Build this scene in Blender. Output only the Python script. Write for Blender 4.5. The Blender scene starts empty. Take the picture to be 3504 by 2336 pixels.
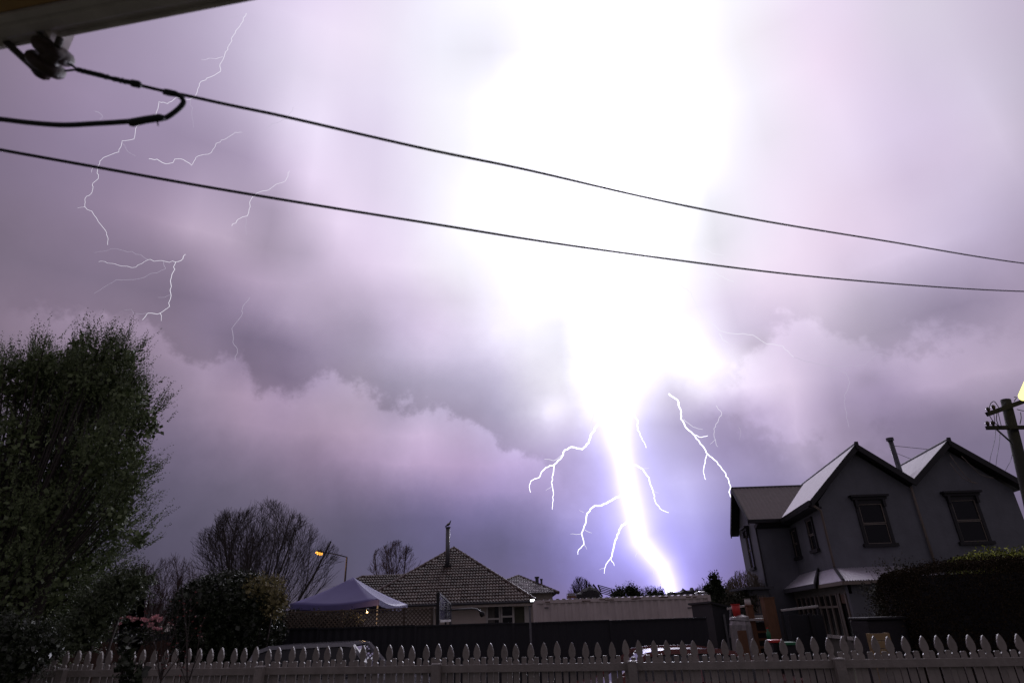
import bpy, math, random
import numpy as np
from mathutils import Vector, Matrix
random.seed(7); rng = np.random.default_rng(7)
SC = bpy.context.scene
COL = SC.collection

# ------------------------------------------------------------------ camera geometry (photo 3504 x 2336)
FPX = 2038.0; TH = math.radians(25.0); RO = math.radians(1.9); EZ = 1.75
_c, _s = math.cos(RO), math.sin(RO)
FW = np.array([0, math.cos(TH), math.sin(TH)]); RT = np.array([1., 0, 0]); UP = np.array([0, -math.sin(TH), math.cos(TH)])
EYE = np.array([0, 0, EZ])
def ray(px, py):
    u = (px - 1752) / FPX; v = (1168 - py) / FPX
    return FW + (u * _c + v * _s) * RT + (-u * _s + v * _c) * UP
def udir(px, py):
    d = ray(px, py); return d / np.linalg.norm(d)
def at(px, py, Y):
    d = ray(px, py); return Vector(EYE + d * (Y / d[1]))
def on(px, py, p, n):
    d = ray(px, py); n = np.array(n); return Vector(EYE + d * (np.dot(np.array(p) - EYE, n) / np.dot(d, n)))
def zc(p): return float(np.dot(np.array(p) - EYE, FW))

cam_d = bpy.data.cameras.new('camera'); cam = bpy.data.objects.new('camera', cam_d); COL.objects.link(cam)
R = Matrix(((_c, -_s, 0), (_s, _c, 0), (0, 0, 1)))   # image -> level axes
xr = _c * RT - _s * UP; yr = _s * RT + _c * UP
cam.matrix_world = Matrix(((xr[0], yr[0], -FW[0], 0), (xr[1], yr[1], -FW[1], 0), (xr[2], yr[2], -FW[2], EZ), (0, 0, 0, 1)))
cam_d.sensor_width = 36; cam_d.lens = FPX / 3504 * 36; cam_d.clip_start = .05; cam_d.clip_end = 4000
cam_d.dof.use_dof = True; cam_d.dof.focus_distance = 300; cam_d.dof.aperture_fstop = 3.4
SC.camera = cam
SC.view_settings.view_transform = 'Standard'; SC.view_settings.look = 'None'
SC.view_settings.exposure = 0; SC.view_settings.gamma = 1; SC.view_settings.use_curve_mapping = False
SC.cycles.use_denoising = True
SC.cycles.max_bounces = 6; SC.cycles.transparent_max_bounces = 12
SC.cycles.sample_clamp_indirect = 4

# ------------------------------------------------------------------ node expression helper
class NB:
    def __init__(s, nt): s.nt = nt
    def n(s, t, **k):
        o = s.nt.nodes.new(t)
        for a, b in k.items(): setattr(o, a, b)
        return o
    def put(s, sock, v):
        if isinstance(v, bpy.types.NodeSocket): s.nt.links.new(v, sock)
        else: sock.default_value = v
    def m(s, op, *a, clamp=False):
        o = s.n('ShaderNodeMath', operation=op); o.use_clamp = clamp
        for i, v in enumerate(a): s.put(o.inputs[i], v)
        return o.outputs[0]
    def v(s, op, *a):
        o = s.n('ShaderNodeVectorMath', operation=op)
        for i, v in enumerate(a): s.put(o.inputs[i], v)
        return o.outputs['Value'] if op in ('LENGTH', 'DISTANCE', 'DOT_PRODUCT') else o.outputs[0]
    def noise(s, vec, scale, detail=5, rough=.55):
        o = s.n('ShaderNodeTexNoise'); s.put(o.inputs['Vector'], vec)
        o.inputs['Scale'].default_value = scale; o.inputs['Detail'].default_value = detail; o.inputs['Roughness'].default_value = rough
        return o
    def smooth(s, x, a, b):
        o = s.n('ShaderNodeMapRange', interpolation_type='SMOOTHSTEP'); s.put(o.inputs[0], x)
        o.inputs[1].default_value = a; o.inputs[2].default_value = b
        return o.outputs[0]

# ------------------------------------------------------------------ sky: storm clouds lit from inside by the flash
world = bpy.data.worlds.new('World'); SC.world = world; world.use_nodes = True
nt = world.node_tree; nt.nodes.clear(); B = NB(nt)
K = 1.4902   # overview pixels -> photo pixels
def lin(c): 
    c = c / 255; return ((c + .055) / 1.055) ** 2.4 if c > .04 else c / 12.92
S = []
def row(y, *a):
    for x, c in a:
        rgb = [lin(v) for v in c] if isinstance(c, tuple) else [c * .97, c * .95, c * 1.06]
        S.append((x * K, y * K, *rgb))
row(-150, (200,(150,136,162)), (700,(215,200,230)), (1100,1.27), (1500,1.54), (1900,(240,228,250)), (2350,(195,182,206)))
row(60, (300,(160,146,172)), (600,(186,171,199)), (750,(206,194,222)), (900,(228,216,243)), (1030,1.02), (1150,1.31), (1400,1.9), (1650,1.45), (1800,1.04), (1950,(236,222,244)), (2100,(222,209,233)), (2300,(203,190,213)))
row(220, (50,(140,124,148)), (250,(156,140,168)), (450,(172,157,185)), (650,(186,172,202)), (850,(214,202,234)), (980,(236,228,250)), (1080,1.14), (1250,1.9), (1500,2.35), (1700,1.36), (1800,1.02), (1900,(238,222,246)), (2100,(217,201,229)), (2320,(194,180,204)))
row(400, (40,(130,116,140)), (200,(143,128,154)), (400,(162,145,173)), (600,(180,163,192)), (800,(212,197,229)), (950,(236,226,249)), (1060,1.16), (1300,2.35), (1600,1.9), (1740,1.09), (1880,(236,218,244)), (2100,(213,196,224)), (2320,(185,171,195)))
row(560, (40,(120,108,130)), (200,(128,116,140)), (400,(143,130,154)), (560,(155,139,167)), (700,(182,163,195)), (850,(206,188,222)), (1000,(234,224,249)), (1130,1.14), (1400,2.35), (1600,1.45), (1720,(245,238,254)), (1900,(228,210,238)), (2100,(198,182,210)), (2320,(158,144,170)))
row(700, (40,(134,119,139)), (200,(129,115,137)), (400,(126,112,134)), (520,(122,110,132)), (620,(158,142,169)), (760,(180,160,192)), (900,(188,170,204)), (1080,(213,200,236)), (1190,(240,234,254)), (1400,1.9), (1560,1.36), (1700,(232,218,244)), (1900,(203,186,216)), (2100,(158,144,170)), (2320,(136,124,148)))
row(830, (200,(128,115,135)), (380,(148,130,154)), (500,(143,126,150)), (640,(110,99,122)), (760,(136,122,146)), (870,(152,137,168)), (1000,(150,138,172)), (1120,(182,168,210)), (1250,(222,212,247)), (1400,2.12), (1550,1.54), (1680,(242,230,252)), (1850,(216,196,227)), (1980,(168,150,182)), (2150,(185,165,196)), (2320,(165,148,174)))
row(960, (200,(115,102,124)), (400,(128,114,138)), (520,(145,128,152)), (620,(140,123,150)), (700,(160,140,170)), (850,(148,130,162)), (1000,(178,156,192)), (1120,(148,136,174)), (1200,(165,155,195)), (1270,(215,203,238)), (1340,(196,188,230)), (1440,2.12), (1530,(236,230,253)), (1620,(200,185,225)), (1750,(222,205,235)), (1900,(192,172,205)), (2050,(155,138,166)), (2250,(142,126,152)))
row(1080, (200,(104,94,115)), (400,(112,102,124)), (550,(116,105,127)), (650,(128,114,138)), (750,(148,130,158)), (900,(163,142,174)), (1050,(178,156,193)), (1180,(178,160,203)), (1300,(185,172,222)), (1380,(215,208,248)), (1520,(222,216,250)), (1620,(186,175,220)), (1800,(168,152,186)), (1950,(148,132,163)), (2100,(138,124,150)), (2320,(124,112,137)))
row(1180, (200,(90,82,100)), (420,(97,89,109)), (600,(98,90,110)), (800,(108,98,120)), (950,(133,118,150)), (1100,(143,128,166)), (1200,(128,118,168)), (1320,(158,148,218)), (1570,(190,184,242)), (1670,(146,138,196)), (1800,(140,130,175)), (2100,(120,108,132)), (2350,(110,98,122)))
row(1300, (200,(80,73,90)), (420,(88,80,100)), (600,(88,80,101)), (800,(92,86,112)), (950,(100,94,128)), (1150,(110,105,156)), (1300,(127,121,188)), (1400,(160,154,230)), (1600,(160,152,232)), (1690,(124,118,186)), (1850,(112,104,150)), (2200,(98,88,112)))
row(1400, (200,(74,68,84)), (600,(82,75,95)), (1000,(96,90,124)), (1250,(112,106,160)), (1500,(145,138,215)), (1700,(114,108,168)), (2100,(92,84,108)))
N_ = []
def pts_(fx, fy, txt):
    """finer readings: x,y:r.g.b or x,y:value"""
    for it in txt.split():
        xy, c = it.split(':'); x, y = map(float, xy.split(',')); c = c.split('.') if c.count('.') == 2 else [c]
        rgb = [lin(float(q)) for q in c] if len(c) == 3 else [float(c[0]) * .97, float(c[0]) * .95, float(c[0]) * 1.06]
        N_.append((fx[0] + fx[1] * x, fy[0] + fy[1] * y, *rgb))
pts_((900, 1.1071), (0, 1.1071), """50,50:222.210.235 250,150:238.226.246 50,250:215.205.228 300,300:232.222.245 500,150:240.238.252 700,100:243.241.253 950,100:1.2 1200,100:1.3
 450,400:238.230.250 600,400:248.247.253 100,450:225.212.236 250,600:230.216.240 450,700:240.228.250 50,700:170.158.178 200,780:205.190.215 350,850:225.210.235 550,800:246.245.252 700,900:1.1
 100,850:195.180.205 250,950:205.190.212 400,1000:200.185.215 500,1050:215.200.228 650,1000:238.232.252 780,1000:1.05 50,1000:160.145.170 150,1050:170.155.182 300,1100:185.170.197 350,1200:172.163.188 550,1150:180.172.200 650,1100:205.195.225 750,1150:190.180.215 850,1100:248.246.254 950,1150:1.3
 50,1130:145.128.155 250,1180:165.148.172 450,1250:165.155.182 600,1250:160.152.180 700,1250:165.155.188 800,1200:185.175.212 900,1270:236.222.248 980,1200:225.218.245 1080,1250:1.5
 100,1300:178.155.182 300,1330:185.163.192 500,1330:205.180.212 650,1350:180.162.198 750,1350:150.140.172 850,1350:195.182.220 980,1420:190.178.225
 100,1450:140.122.145 300,1420:170.148.175 500,1420:195.170.203 700,1430:190.168.207 850,1450:185.165.208 950,1560:178.165.212 100,1540:120.106.128 400,1500:155.135.165 650,1500:170.148.185
 750,350:1.25 700,550:1.25 700,700:1.15 800,800:1.4 900,900:1.4 1000,1000:1.5 1150,900:1.3 650,500:1.06 1000,300:1.7 1000,500:2.0 1050,700:2.0 900,500:1.4 1200,300:1.7 1200,500:2.1 1150,620:2.6 1170,760:2.4 1350,300:1.3 1350,500:1.3
 1450,300:1.03 1440,450:1.03 1400,550:1.04 1520,550:246.238.253 1620,550:241.228.248 1800,550:232.216.240 1450,50:250.246.254 1650,50:240.226.246 1850,50:228.215.236 2050,50:215.206.224 1600,300:244.235.251 1800,300:236.220.243 1550,680:242.232.250 1480,780:244.236.252 650,250:1.0 550,300:247.244.254 400,250:237.230.248 600,600:1.06 1100,-150:1.2 1500,-150:1.05
 1450,150:250.246.254 1600,150:243.232.248 1750,150:240.220.243 1900,200:225.212.235 2100,200:215.205.225 2300,200:200.192.212 1500,400:245.240.252 1700,400:240.226.246 1900,450:225.212.236 2100,450:215.200.226 2300,500:205.192.215
 1450,600:246.240.253 1700,650:238.222.242 1900,650:225.208.232 2100,680:205.192.218 2300,680:185.172.200 1350,700:246.246.254 1550,800:238.226.246 1750,820:230.212.236 1950,850:200.186.212 2150,850:180.166.192 2300,850:170.155.182
 1230,950:1.2 1350,900:242.236.252 1500,950:225.212.235 1650,950:225.208.233 1850,950:190.178.200 2050,960:172.160.186 2250,950:160.148.172 1300,1080:1.15 1450,1050:236.224.248 1560,1060:205.188.220 1700,1030:228.210.238 1850,1080:180.168.192 2000,1080:185.170.195 2150,1080:195.178.203 2320,1070:180.165.190
 1200,1150:1.2 1350,1150:1.08 1500,1130:246.238.252 1650,1150:232.214.240 1770,1170:200.182.212 1900,1170:165.150.180 2050,1150:190.172.200 2200,1180:165.150.175 1250,1200:225.215.240 1350,1250:228.218.245 1500,1250:235.220.245 1650,1250:215.198.222 1750,1280:180.165.190 1950,1270:165.148.175 2150,1270:145.130.155
 1250,1330:205.192.230 1380,1290:180.165.208 1500,1330:205.190.216 1650,1340:190.172.198 1800,1300:155.140.168 1900,1400:145.130.155 1250,1430:190.178.220 1500,1430:170.155.190 1650,1420:175.160.190""")
pts_((0, .7442), (700, .7442), """100,50:130.115.135 400,60:140.124.148 700,60:165.145.170 900,60:185.168.190 1100,150:190.172.195 1450,100:222.205.230
 100,300:125.112.132 400,350:130.116.138 700,350:132.118.140 900,200:165.148.172 950,320:150.132.156 1150,300:180.162.186 1300,300:178.162.186 1450,330:195.178.204 1600,300:220.200.226 1900,300:238.224.246
 100,500:138.120.140 400,520:148.130.152 650,560:155.136.158 800,500:128.114.136 950,430:140.124.150 1150,450:160.142.170 1300,480:178.160.186 1500,480:188.170.196 1750,500:210.192.220
 800,700:150.132.155 950,620:140.124.148 1100,600:125.112.138 1250,600:130.115.145 1400,600:150.135.162 1600,600:170.156.182 1800,600:190.175.205
 850,850:142.126.148 1050,760:160.140.165 1180,740:120.106.130 1350,750:128.114.142 1500,700:150.136.165 1750,780:155.145.170
 850,1000:138.122.145 1100,900:162.142.166 1340,860:130.112.140 1480,880:168.148.172 1680,920:170.152.176 1880,880:148.136.162
 900,1150:118.106.128 1150,1020:160.138.163 1350,1020:150.130.155 1500,1000:170.150.172 1700,1020:180.158.182 900,1300:105.95.115 1150,1180:135.119.142 1350,1150:140.122.148 1600,1150:160.138.165
 900,1450:98.90.108 1250,1280:112.102.122 1550,1280:128.112.138 1800,1250:150.132.165 2050,1230:170.148.185 2280,1300:165.148.195 1450,1450:105.96.116 1700,1400:110.100.128 1950,1400:118.108.145 2200,1400:130.118.165 2300,1500:110.104.145""")
pts_((0, 1), (0, 1), """1200,850:222.206.233 1300,950:216.200.227 1450,1060:214.199.227 1600,1150:206.193.225 1000,700:200.183.210 1100,790:206.189.214 900,850:152.136.160 1050,985:164.147.173 1200,1090:164.149.175
 1480,620:244.240.253 1420,750:238.230.250 1500,850:244.238.252 1600,960:243.236.252 1350,620:234.224.246 1400,500:238.230.249 1450,380:243.238.253 1250,500:226.213.238 1250,300:232.222.244 1350,200:238.230.248""")
Q_, N_ = N_, []
pts_((0, 1), (0, 1), """1642,1225:213.202.231 1746,1381:190.182.210 1850,1121:242.239.252 1537,1121:225.212.236 1329,1069:205.192.218 1433,1277:190.180.205 1225,1225:170.160.182 912,1121:140.126.152 1590,1350:180.172.198
 1902,1420:242.234.250 1777,1465:193.186.217 1121,1069:185.172.196 1642,1017:238.230.248 1746,1225:228.222.243 1954,1277:244.242.254 1485,1454:198.180.210 1329,1485:178.160.188 1069,1350:172.155.182 704,1277:160.142.168 1954,1121:1.06
 2452,1274:1.0 2603,1253:238.225.245 2704,1304:225.208.233 2553,1354:228.212.238 2654,1404:215.198.225 2704,1132:228.213.238 2583,1183:205.190.222 2805,1183:205.190.218 2754,1062:225.208.232 2855,1001:205.192.216
 2452,1001:239.229.248 2603,951:238.222.242 3057,1203:185.168.196 3258,1203:195.178.202 3440,1153:185.168.192 3389,1090:152.138.166 3208,1112:155.142.172 3057,1354:165.148.178 2956,1284:155.140.174 2754,1354:168.152.184
 3309,1284:172.155.182 3157,1425:140.125.155 2906,1455:150.134.165 2654,1525:165.150.188 2754,1485:190.172.200 2533,1404:165.150.188 2301,1525:186.179.222 2553,1586:160.148.188 2400,1352:246.240.254""")
Q_ = [q for q in Q_ if min((q[0] - n[0]) ** 2 + (q[1] - n[1]) ** 2 for n in N_) > 75 ** 2]; N_ = Q_ + N_
S = [q for q in S if min((q[0] - n[0]) ** 2 + (q[1] - n[1]) ** 2 for n in N_) > 130 ** 2] + N_
CORR = np.array([0, 0, 0, 0, 0, 0, -0.024, 0, -0.001, -0.011, 0.02, -0.018, 0, -0.099, -0.075, -0.025, -0.089, -0.209, -0.059, -0.208, 0, -0.075, -0.089, 0.084, 0.067, 0.004, -0.066, 0.018, -0.323, -0.09, -0.107, 0, -0.141, -0.063, -0.19, -0.112, -0.075, -0.315, -0.237, -0.251, -0.381, -0.353, -0.31, -0.163, -0.12, -0.24, -0.244, -0.5, -0.458, -0.397, 0.016, 0.003, 0.004, 0.006, 0.023, -0.144, 0, 0, -0.039, -0.04, 0.142, -0.039, -0.043, -0.162, -0.014, 0.074, 0.155, 0.41, 0.058, 0.204, 0.192, 0.5, 0.436, -0.098, 0.223, 0.466, -0.228, 0.011, 0, 0.299, 0.064, -0.468, -0.132, 0.179, 0.212, 0.139, -0.011, -0.271, 0.041, 0.034, 0.225, 0.137, 0, 0, 0, 0, 0, 0, 0, 0, 0, 0, 0, 0, 0, 0, 0, 0, 0, 0, 0, 0, 0.036, -0.037, -0.006, -0.064, -0.032, -0.012, -0.015, 0.017, -0.006, 0.002, 0.058, 0.042, 0.001, 0.014, 0, 0, 0, -0.001, 0.007, -0.032, 0.007, 0.041, 0.054, -0.075, -0.001, 0.046, 0.026, 0.047, -0.008, -0.02, 0.004, -0.024, -0.035, -0.185, 0.046, 0.065, 0.193, -0.038, 0, 0.011, 0.082, 0, 0.076, -0.237, 0, 0.322, 0.04, -0.467, 0.193, -0.1, -0.236, -0.039, 0.165, 0.006, 0, 0.037, 0.117, 0.384, 0.309, -0.115, -0.019, 0.036, 0.028, -0.118, 0.302, 0.023, 0.097, 0.148, -0.014, -0.006, -0.101, 0.014, -0.128, 0.126, 0.085, 0.267, -0.156, 0.167, -0.096, -0.239, 0.105, -0.054, -0.269, 0.093, -0.432, -0.371, -0.145, -0.227, 0.111, -0.116, -0.358, -0.5, -0.088, -0.048, -0.5, -0.14, -0.189, 0.139, -0.138, -0.131, 0.093, -0.268, -0.075, -0.325, -0.189, -0.049, -0.036, -0.172, -0.082, -0.105, -0.201, -0.055, -0.154, -0.146, 0.082, -0.184, -0.5, -0.5, -0.371, -0.031, -0.058, -0.036, 0.033, -0.006, -0.004, -0.086, -0.042, -0.031, -0.1, -0.094, -0.292, 0.016, 0.194, 0.48, 0.339, -0.069, 0.099, -0.214, 0.195, 0.379, -0.169, -0.012, -0.283, 0.064, -0.237, 0.067, -0.022, 0, 0.061, -0.028, 0.073, 0.186, 0.426, 0.034, -0.359, -0.283, 0.18, -0.194, -0.069, -0.078, 0.107, 0.283, 0.311, -0.44, -0.5, 0.031, -0.5, -0.5, -0.386, -0.246, -0.435, -0.188, -0.054, -0.5, -0.217, -0.111, 0.292])   # what the cloud texture terms take away or add at each reading
CEN = np.array([udir(a, b) for a, b, *_ in S]); VAL = np.log(np.array([s_[2:] for s_ in S])) + CORR[:, None]
BASE = np.log(np.array([.15, .128, .155]))      # what the dome falls back to away from the flash
def rbf(vals, sig, lam):
    D2 = ((CEN[:, None] - CEN[None]) ** 2).sum(-1); Kmat = np.exp(-D2 / (2 * sig ** 2)); w = np.linalg.solve(Kmat.T @ Kmat + lam * np.eye(len(CEN)), Kmat.T @ vals); return w, vals - Kmat @ w
FIT = []; res_ = VAL - BASE
for sig, lam in ((.13, .3), (.055, .05)):
    w_, res_ = rbf(res_, sig, lam); FIT.append((sig, w_))
tc = B.n('ShaderNodeTexCoord'); P0 = B.v('NORMALIZE', tc.outputs['Generated'])
n1 = B.noise(P0, 5.5, 6, .6); n2 = B.noise(P0, 21, 5, .6)
# cloud warp, strongest low in the sky
sep = B.n('ShaderNodeSeparateXYZ'); B.put(sep.inputs[0], P0)
low = B.smooth(sep.outputs[2], .62, .25)
amp = B.m('MULTIPLY_ADD', low, .034, .014)
w1 = B.v('SUBTRACT', n1.outputs['Color'], (.5, .5, .5)); w2 = B.v('SUBTRACT', n2.outputs['Color'], (.5, .5, .5))
o_ = B.n('ShaderNodeVectorMath', operation='SCALE'); B.put(o_.inputs[0], w1); B.put(o_.inputs['Scale'], amp)
o2 = B.n('ShaderNodeVectorMath', operation='SCALE'); B.put(o2.inputs[0], w2); B.put(o2.inputs['Scale'], B.m('MULTIPLY', amp, .35))
PW = B.v('ADD', B.v('ADD', P0, o_.outputs[0]), o2.outputs[0])
def field(az_, el_):
    """fitted sky log-colour in a direction given in degrees"""
    a_, e_ = np.radians(az_), np.radians(el_); d = np.array([np.sin(a_) * np.cos(e_), np.cos(a_) * np.cos(e_), np.sin(e_)])
    d2 = ((CEN - d) ** 2).sum(1); return BASE + sum(np.exp(-d2 / (2 * sg ** 2)) @ w for sg, w in FIT)
sp_ = B.n('ShaderNodeSeparateXYZ'); B.put(sp_.inputs[0], B.v('NORMALIZE', PW))
azw = B.m('MULTIPLY', B.m('ARCTAN2', sp_.outputs[0], sp_.outputs[1]), 57.2958); elw = B.m('MULTIPLY', B.m('ARCSINE', sp_.outputs[2]), 57.2958)
az01 = B.m('DIVIDE', B.m('ADD', azw, 62.0), 124.0)
BANDS = [-4, .5, 3.2, 5.9, 8.5, 11, 13.5, 16, 18.5, 21, 23.5, 26.2, 29, 32, 35.3, 39, 43, 47, 51, 56, 63, 72]
acc = None
for j, e_ in enumerate(BANDS):
    cr = B.n('ShaderNodeValToRGB'); B.put(cr.inputs[0], az01); rp = cr.color_ramp; rp.interpolation = 'B_SPLINE' if False else 'EASE' if False else 'LINEAR'
    A = np.concatenate([[-62, -53], np.linspace(-47, 47, 28), [53, 62]]); cols = [np.clip((field(a, e_) + 4) / 6, 0, 1) for a in A]
    rp.elements[0].position = 0; rp.elements[0].color = (*cols[0], 1); rp.elements[1].position = 1; rp.elements[1].color = (*cols[-1], 1)
    for i in range(1, 31): k_ = rp.elements.new((A[i] + 62) / 124); k_.color = (*cols[i], 1)
    if acc is None: acc = cr.outputs[0]; continue
    mr = B.n('ShaderNodeMapRange'); B.put(mr.inputs[0], elw); mr.inputs[1].default_value = BANDS[j - 1]; mr.inputs[2].default_value = e_
    mx = B.n('ShaderNodeMix', data_type='RGBA'); B.put(mx.inputs[0], mr.outputs[0]); B.put(mx.inputs[6], acc); B.put(mx.inputs[7], cr.outputs[0]); acc = mx.outputs[2]
acc = B.v('MULTIPLY_ADD', acc, (6, 6, 6), (-4, -4, -4))
# azimuth / elevation in degrees
azi = B.m('MULTIPLY', B.m('ARCTAN2', sep.outputs[0], sep.outputs[1]), 57.2958)
ele = B.m('MULTIPLY', B.m('ARCSINE', sep.outputs[2]), 57.2958)
def azel(px, py):
    d = udir(px, py); return math.degrees(math.atan2(d[0], d[1])), math.degrees(math.asin(d[2]))
sn = B.m('SUBTRACT', n2.outputs['Fac'], .5)
sn3 = B.m('SUBTRACT', B.noise(P0, 60, 4, .6).outputs['Fac'], .5)
def cloud_edge(pts, A, wobble=6, soft=.9, fade=.25):
    """a cumulus top: brighter just under the line, darker just over it"""
    q = sorted(azel(*p) for p in pts); a0, a1 = q[0][0], q[-1][0]
    fc = B.n('ShaderNodeFloatCurve'); cv = fc.mapping.curves[0]
    while len(cv.points) > 2: cv.points.remove(cv.points[0])
    cv.points[0].location = (0, q[0][1] / 60); cv.points[1].location = (1, q[-1][1] / 60)
    for a, e in q[1:-1]: cv.points.new((a - a0) / (a1 - a0), e / 60)
    fc.mapping.update()
    B.put(fc.inputs['Value'], B.m('DIVIDE', B.m('SUBTRACT', azi, a0), a1 - a0))
    edge = B.m('ADD', B.m('MULTIPLY', fc.outputs[0], 60), B.m('MULTIPLY_ADD', sn, wobble, B.m('MULTIPLY', sn3, 2.2)))
    t = B.m('SUBTRACT', edge, ele)
    st = B.m('SUBTRACT', B.smooth(t, -soft, soft), .35)
    dec = B.m('POWER', 2.718, B.m('MULTIPLY', B.m('ABSOLUTE', t), -fade))
    mask = B.m('MULTIPLY', B.smooth(azi, a0 - 1, a0 + 5), B.smooth(azi, a1 + 1, a1 - 5))
    return B.m('MULTIPLY', B.m('MULTIPLY', st, dec), B.m('MULTIPLY', mask, A))
E1 = cloud_edge([(0,1040),(330,1095),(480,1090),(560,1140),(640,1215),(760,1240),(830,1262),(900,1325),(970,1345),(1040,1315),(1110,1272),(1200,1300),(1300,1370),(1420,1400),(1520,1400),(1620,1450),(1720,1500),(1800,1550),(1880,1600),(1960,1700)], .44)
E2 = cloud_edge([(2420,1330),(2520,1290),(2640,1130),(2760,1100),(2880,1160),(2960,1200),(3060,1200),(3160,1160),(3260,1130),(3360,1130),(3504,1090)], .22, 9, 1.2, .2)
E3 = cloud_edge([(600,760),(800,830),(950,870),(1100,1000),(1250,1090),(1400,1180),(1600,1250)], -.10, 8, 3.0, .13)
E4 = cloud_edge([(2360,1400),(2450,1410),(2560,1480),(2700,1530),(2850,1550),(3000,1500),(3150,1480)], -.30, 9, 1.5, .22)
tex = B.m('MULTIPLY', B.m('MULTIPLY_ADD', B.m('SUBTRACT', n1.outputs['Fac'], .5), .9, B.m('MULTIPLY', sn, .55)), B.m('MULTIPLY_ADD', low, .30, .05))
def puff(px, py, s1, A):
    d = B.m('DIVIDE', B.v('DISTANCE', PW, tuple(udir(px, py))), s1)
    return B.m('MULTIPLY', B.m('POWER', 2.718, B.m('MULTIPLY', B.m('MULTIPLY', d, d), -1.0)), A)
tot = E1
for e in (E2, E3, E4, tex, puff(1885, 1405, .026, .25), puff(2583, 1183, .018, -.2), puff(2535, 1412, .02, -.2), puff(2960, 1290, .016, -.15)):
    tot = B.m('ADD', tot, e)
logc = B.v('MULTIPLY_ADD', (-.15, -.13, -.03), B.smooth(ele, 19, 5), B.v('ADD', acc, tot))
sx = B.n('ShaderNodeSeparateXYZ'); B.put(sx.inputs[0], logc)
cx = B.n('ShaderNodeCombineXYZ')
for i in range(3): B.put(cx.inputs[i], B.m('MINIMUM', B.m('POWER', 2.71828, sx.outputs[i]), 7))
skycol = cx.outputs[0]
# camera bloom close around the main channel, painted into the sky colour
TRUNK = [(2090, 1150, 50), (2105, 1330, 30), (2116, 1417, 25), (2122, 1525, 20), (2140, 1634, 18), (2166, 1742, 16), (2190, 1850, 15), (2224, 1900, 18), (2266, 1940, 17), (2284, 1986, 15), (2293, 2024, 14)]
dmin = None; tr = [TRUNK[i] for i in (1, 3, 5, 6, 8, 9, 10)]
for a, b in zip(tr, tr[1:]):
    A_, B_ = udir(a[0], a[1]), udir(b[0], b[1]); ab = B_ - A_; L2 = float(ab @ ab)
    pa = B.v('SUBTRACT', P0, tuple(A_))
    h = B.m('DIVIDE', B.v('DOT_PRODUCT', pa, tuple(ab)), L2, clamp=True)
    cl = B.v('MULTIPLY_ADD', tuple(ab), h, tuple(A_))
    d = B.v('DISTANCE', P0, cl)
    dmin = d if dmin is None else B.m('MINIMUM', dmin, d)
def glow(k, col, prev):
    e = B.m('POWER', 2.71828, B.m('MULTIPLY', dmin, -k)); return B.v('MULTIPLY_ADD', col, e, prev)
skycol = glow(78, (1.45, 1.35, 2.7), skycol)
skycol = glow(17, (.07, .06, .24), skycol)
bg = B.n('ShaderNodeBackground'); B.put(bg.inputs[0], skycol); bg.inputs[1].default_value = 1.0
# faint after-dusk sky light under the clouds
ns = B.n('ShaderNodeTexSky'); ns.sky_type = 'NISHITA'; ns.sun_disc = False
ns.sun_elevation = math.radians(18); ns.sun_rotation = math.radians(14)
bg2 = B.n('ShaderNodeBackground'); B.put(bg2.inputs[0], ns.outputs[0]); bg2.inputs[1].default_value = .002
ad = B.n('ShaderNodeAddShader'); nt.links.new(bg.outputs[0], ad.inputs[0]); nt.links.new(bg2.outputs[0], ad.inputs[1])
wo = B.n('ShaderNodeOutputWorld'); nt.links.new(ad.outputs[0], wo.inputs[0])
world.cycles.sampling_method = 'MANUAL'; world.cycles.sample_map_resolution = 512

# the flash itself as a directional light
sd = bpy.data.lights.new('flash_light', 'SUN'); sun = bpy.data.objects.new('flash_light', sd); COL.objects.link(sun)
sd.energy = 1.1; sd.angle = math.radians(6); sd.color = (.86, .84, 1.0)
fd = Vector(udir(2150, 1500)); sun.rotation_euler = (fd).to_track_quat('Z', 'Y').to_euler(); sun.location = (0, 0, 40)

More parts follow.
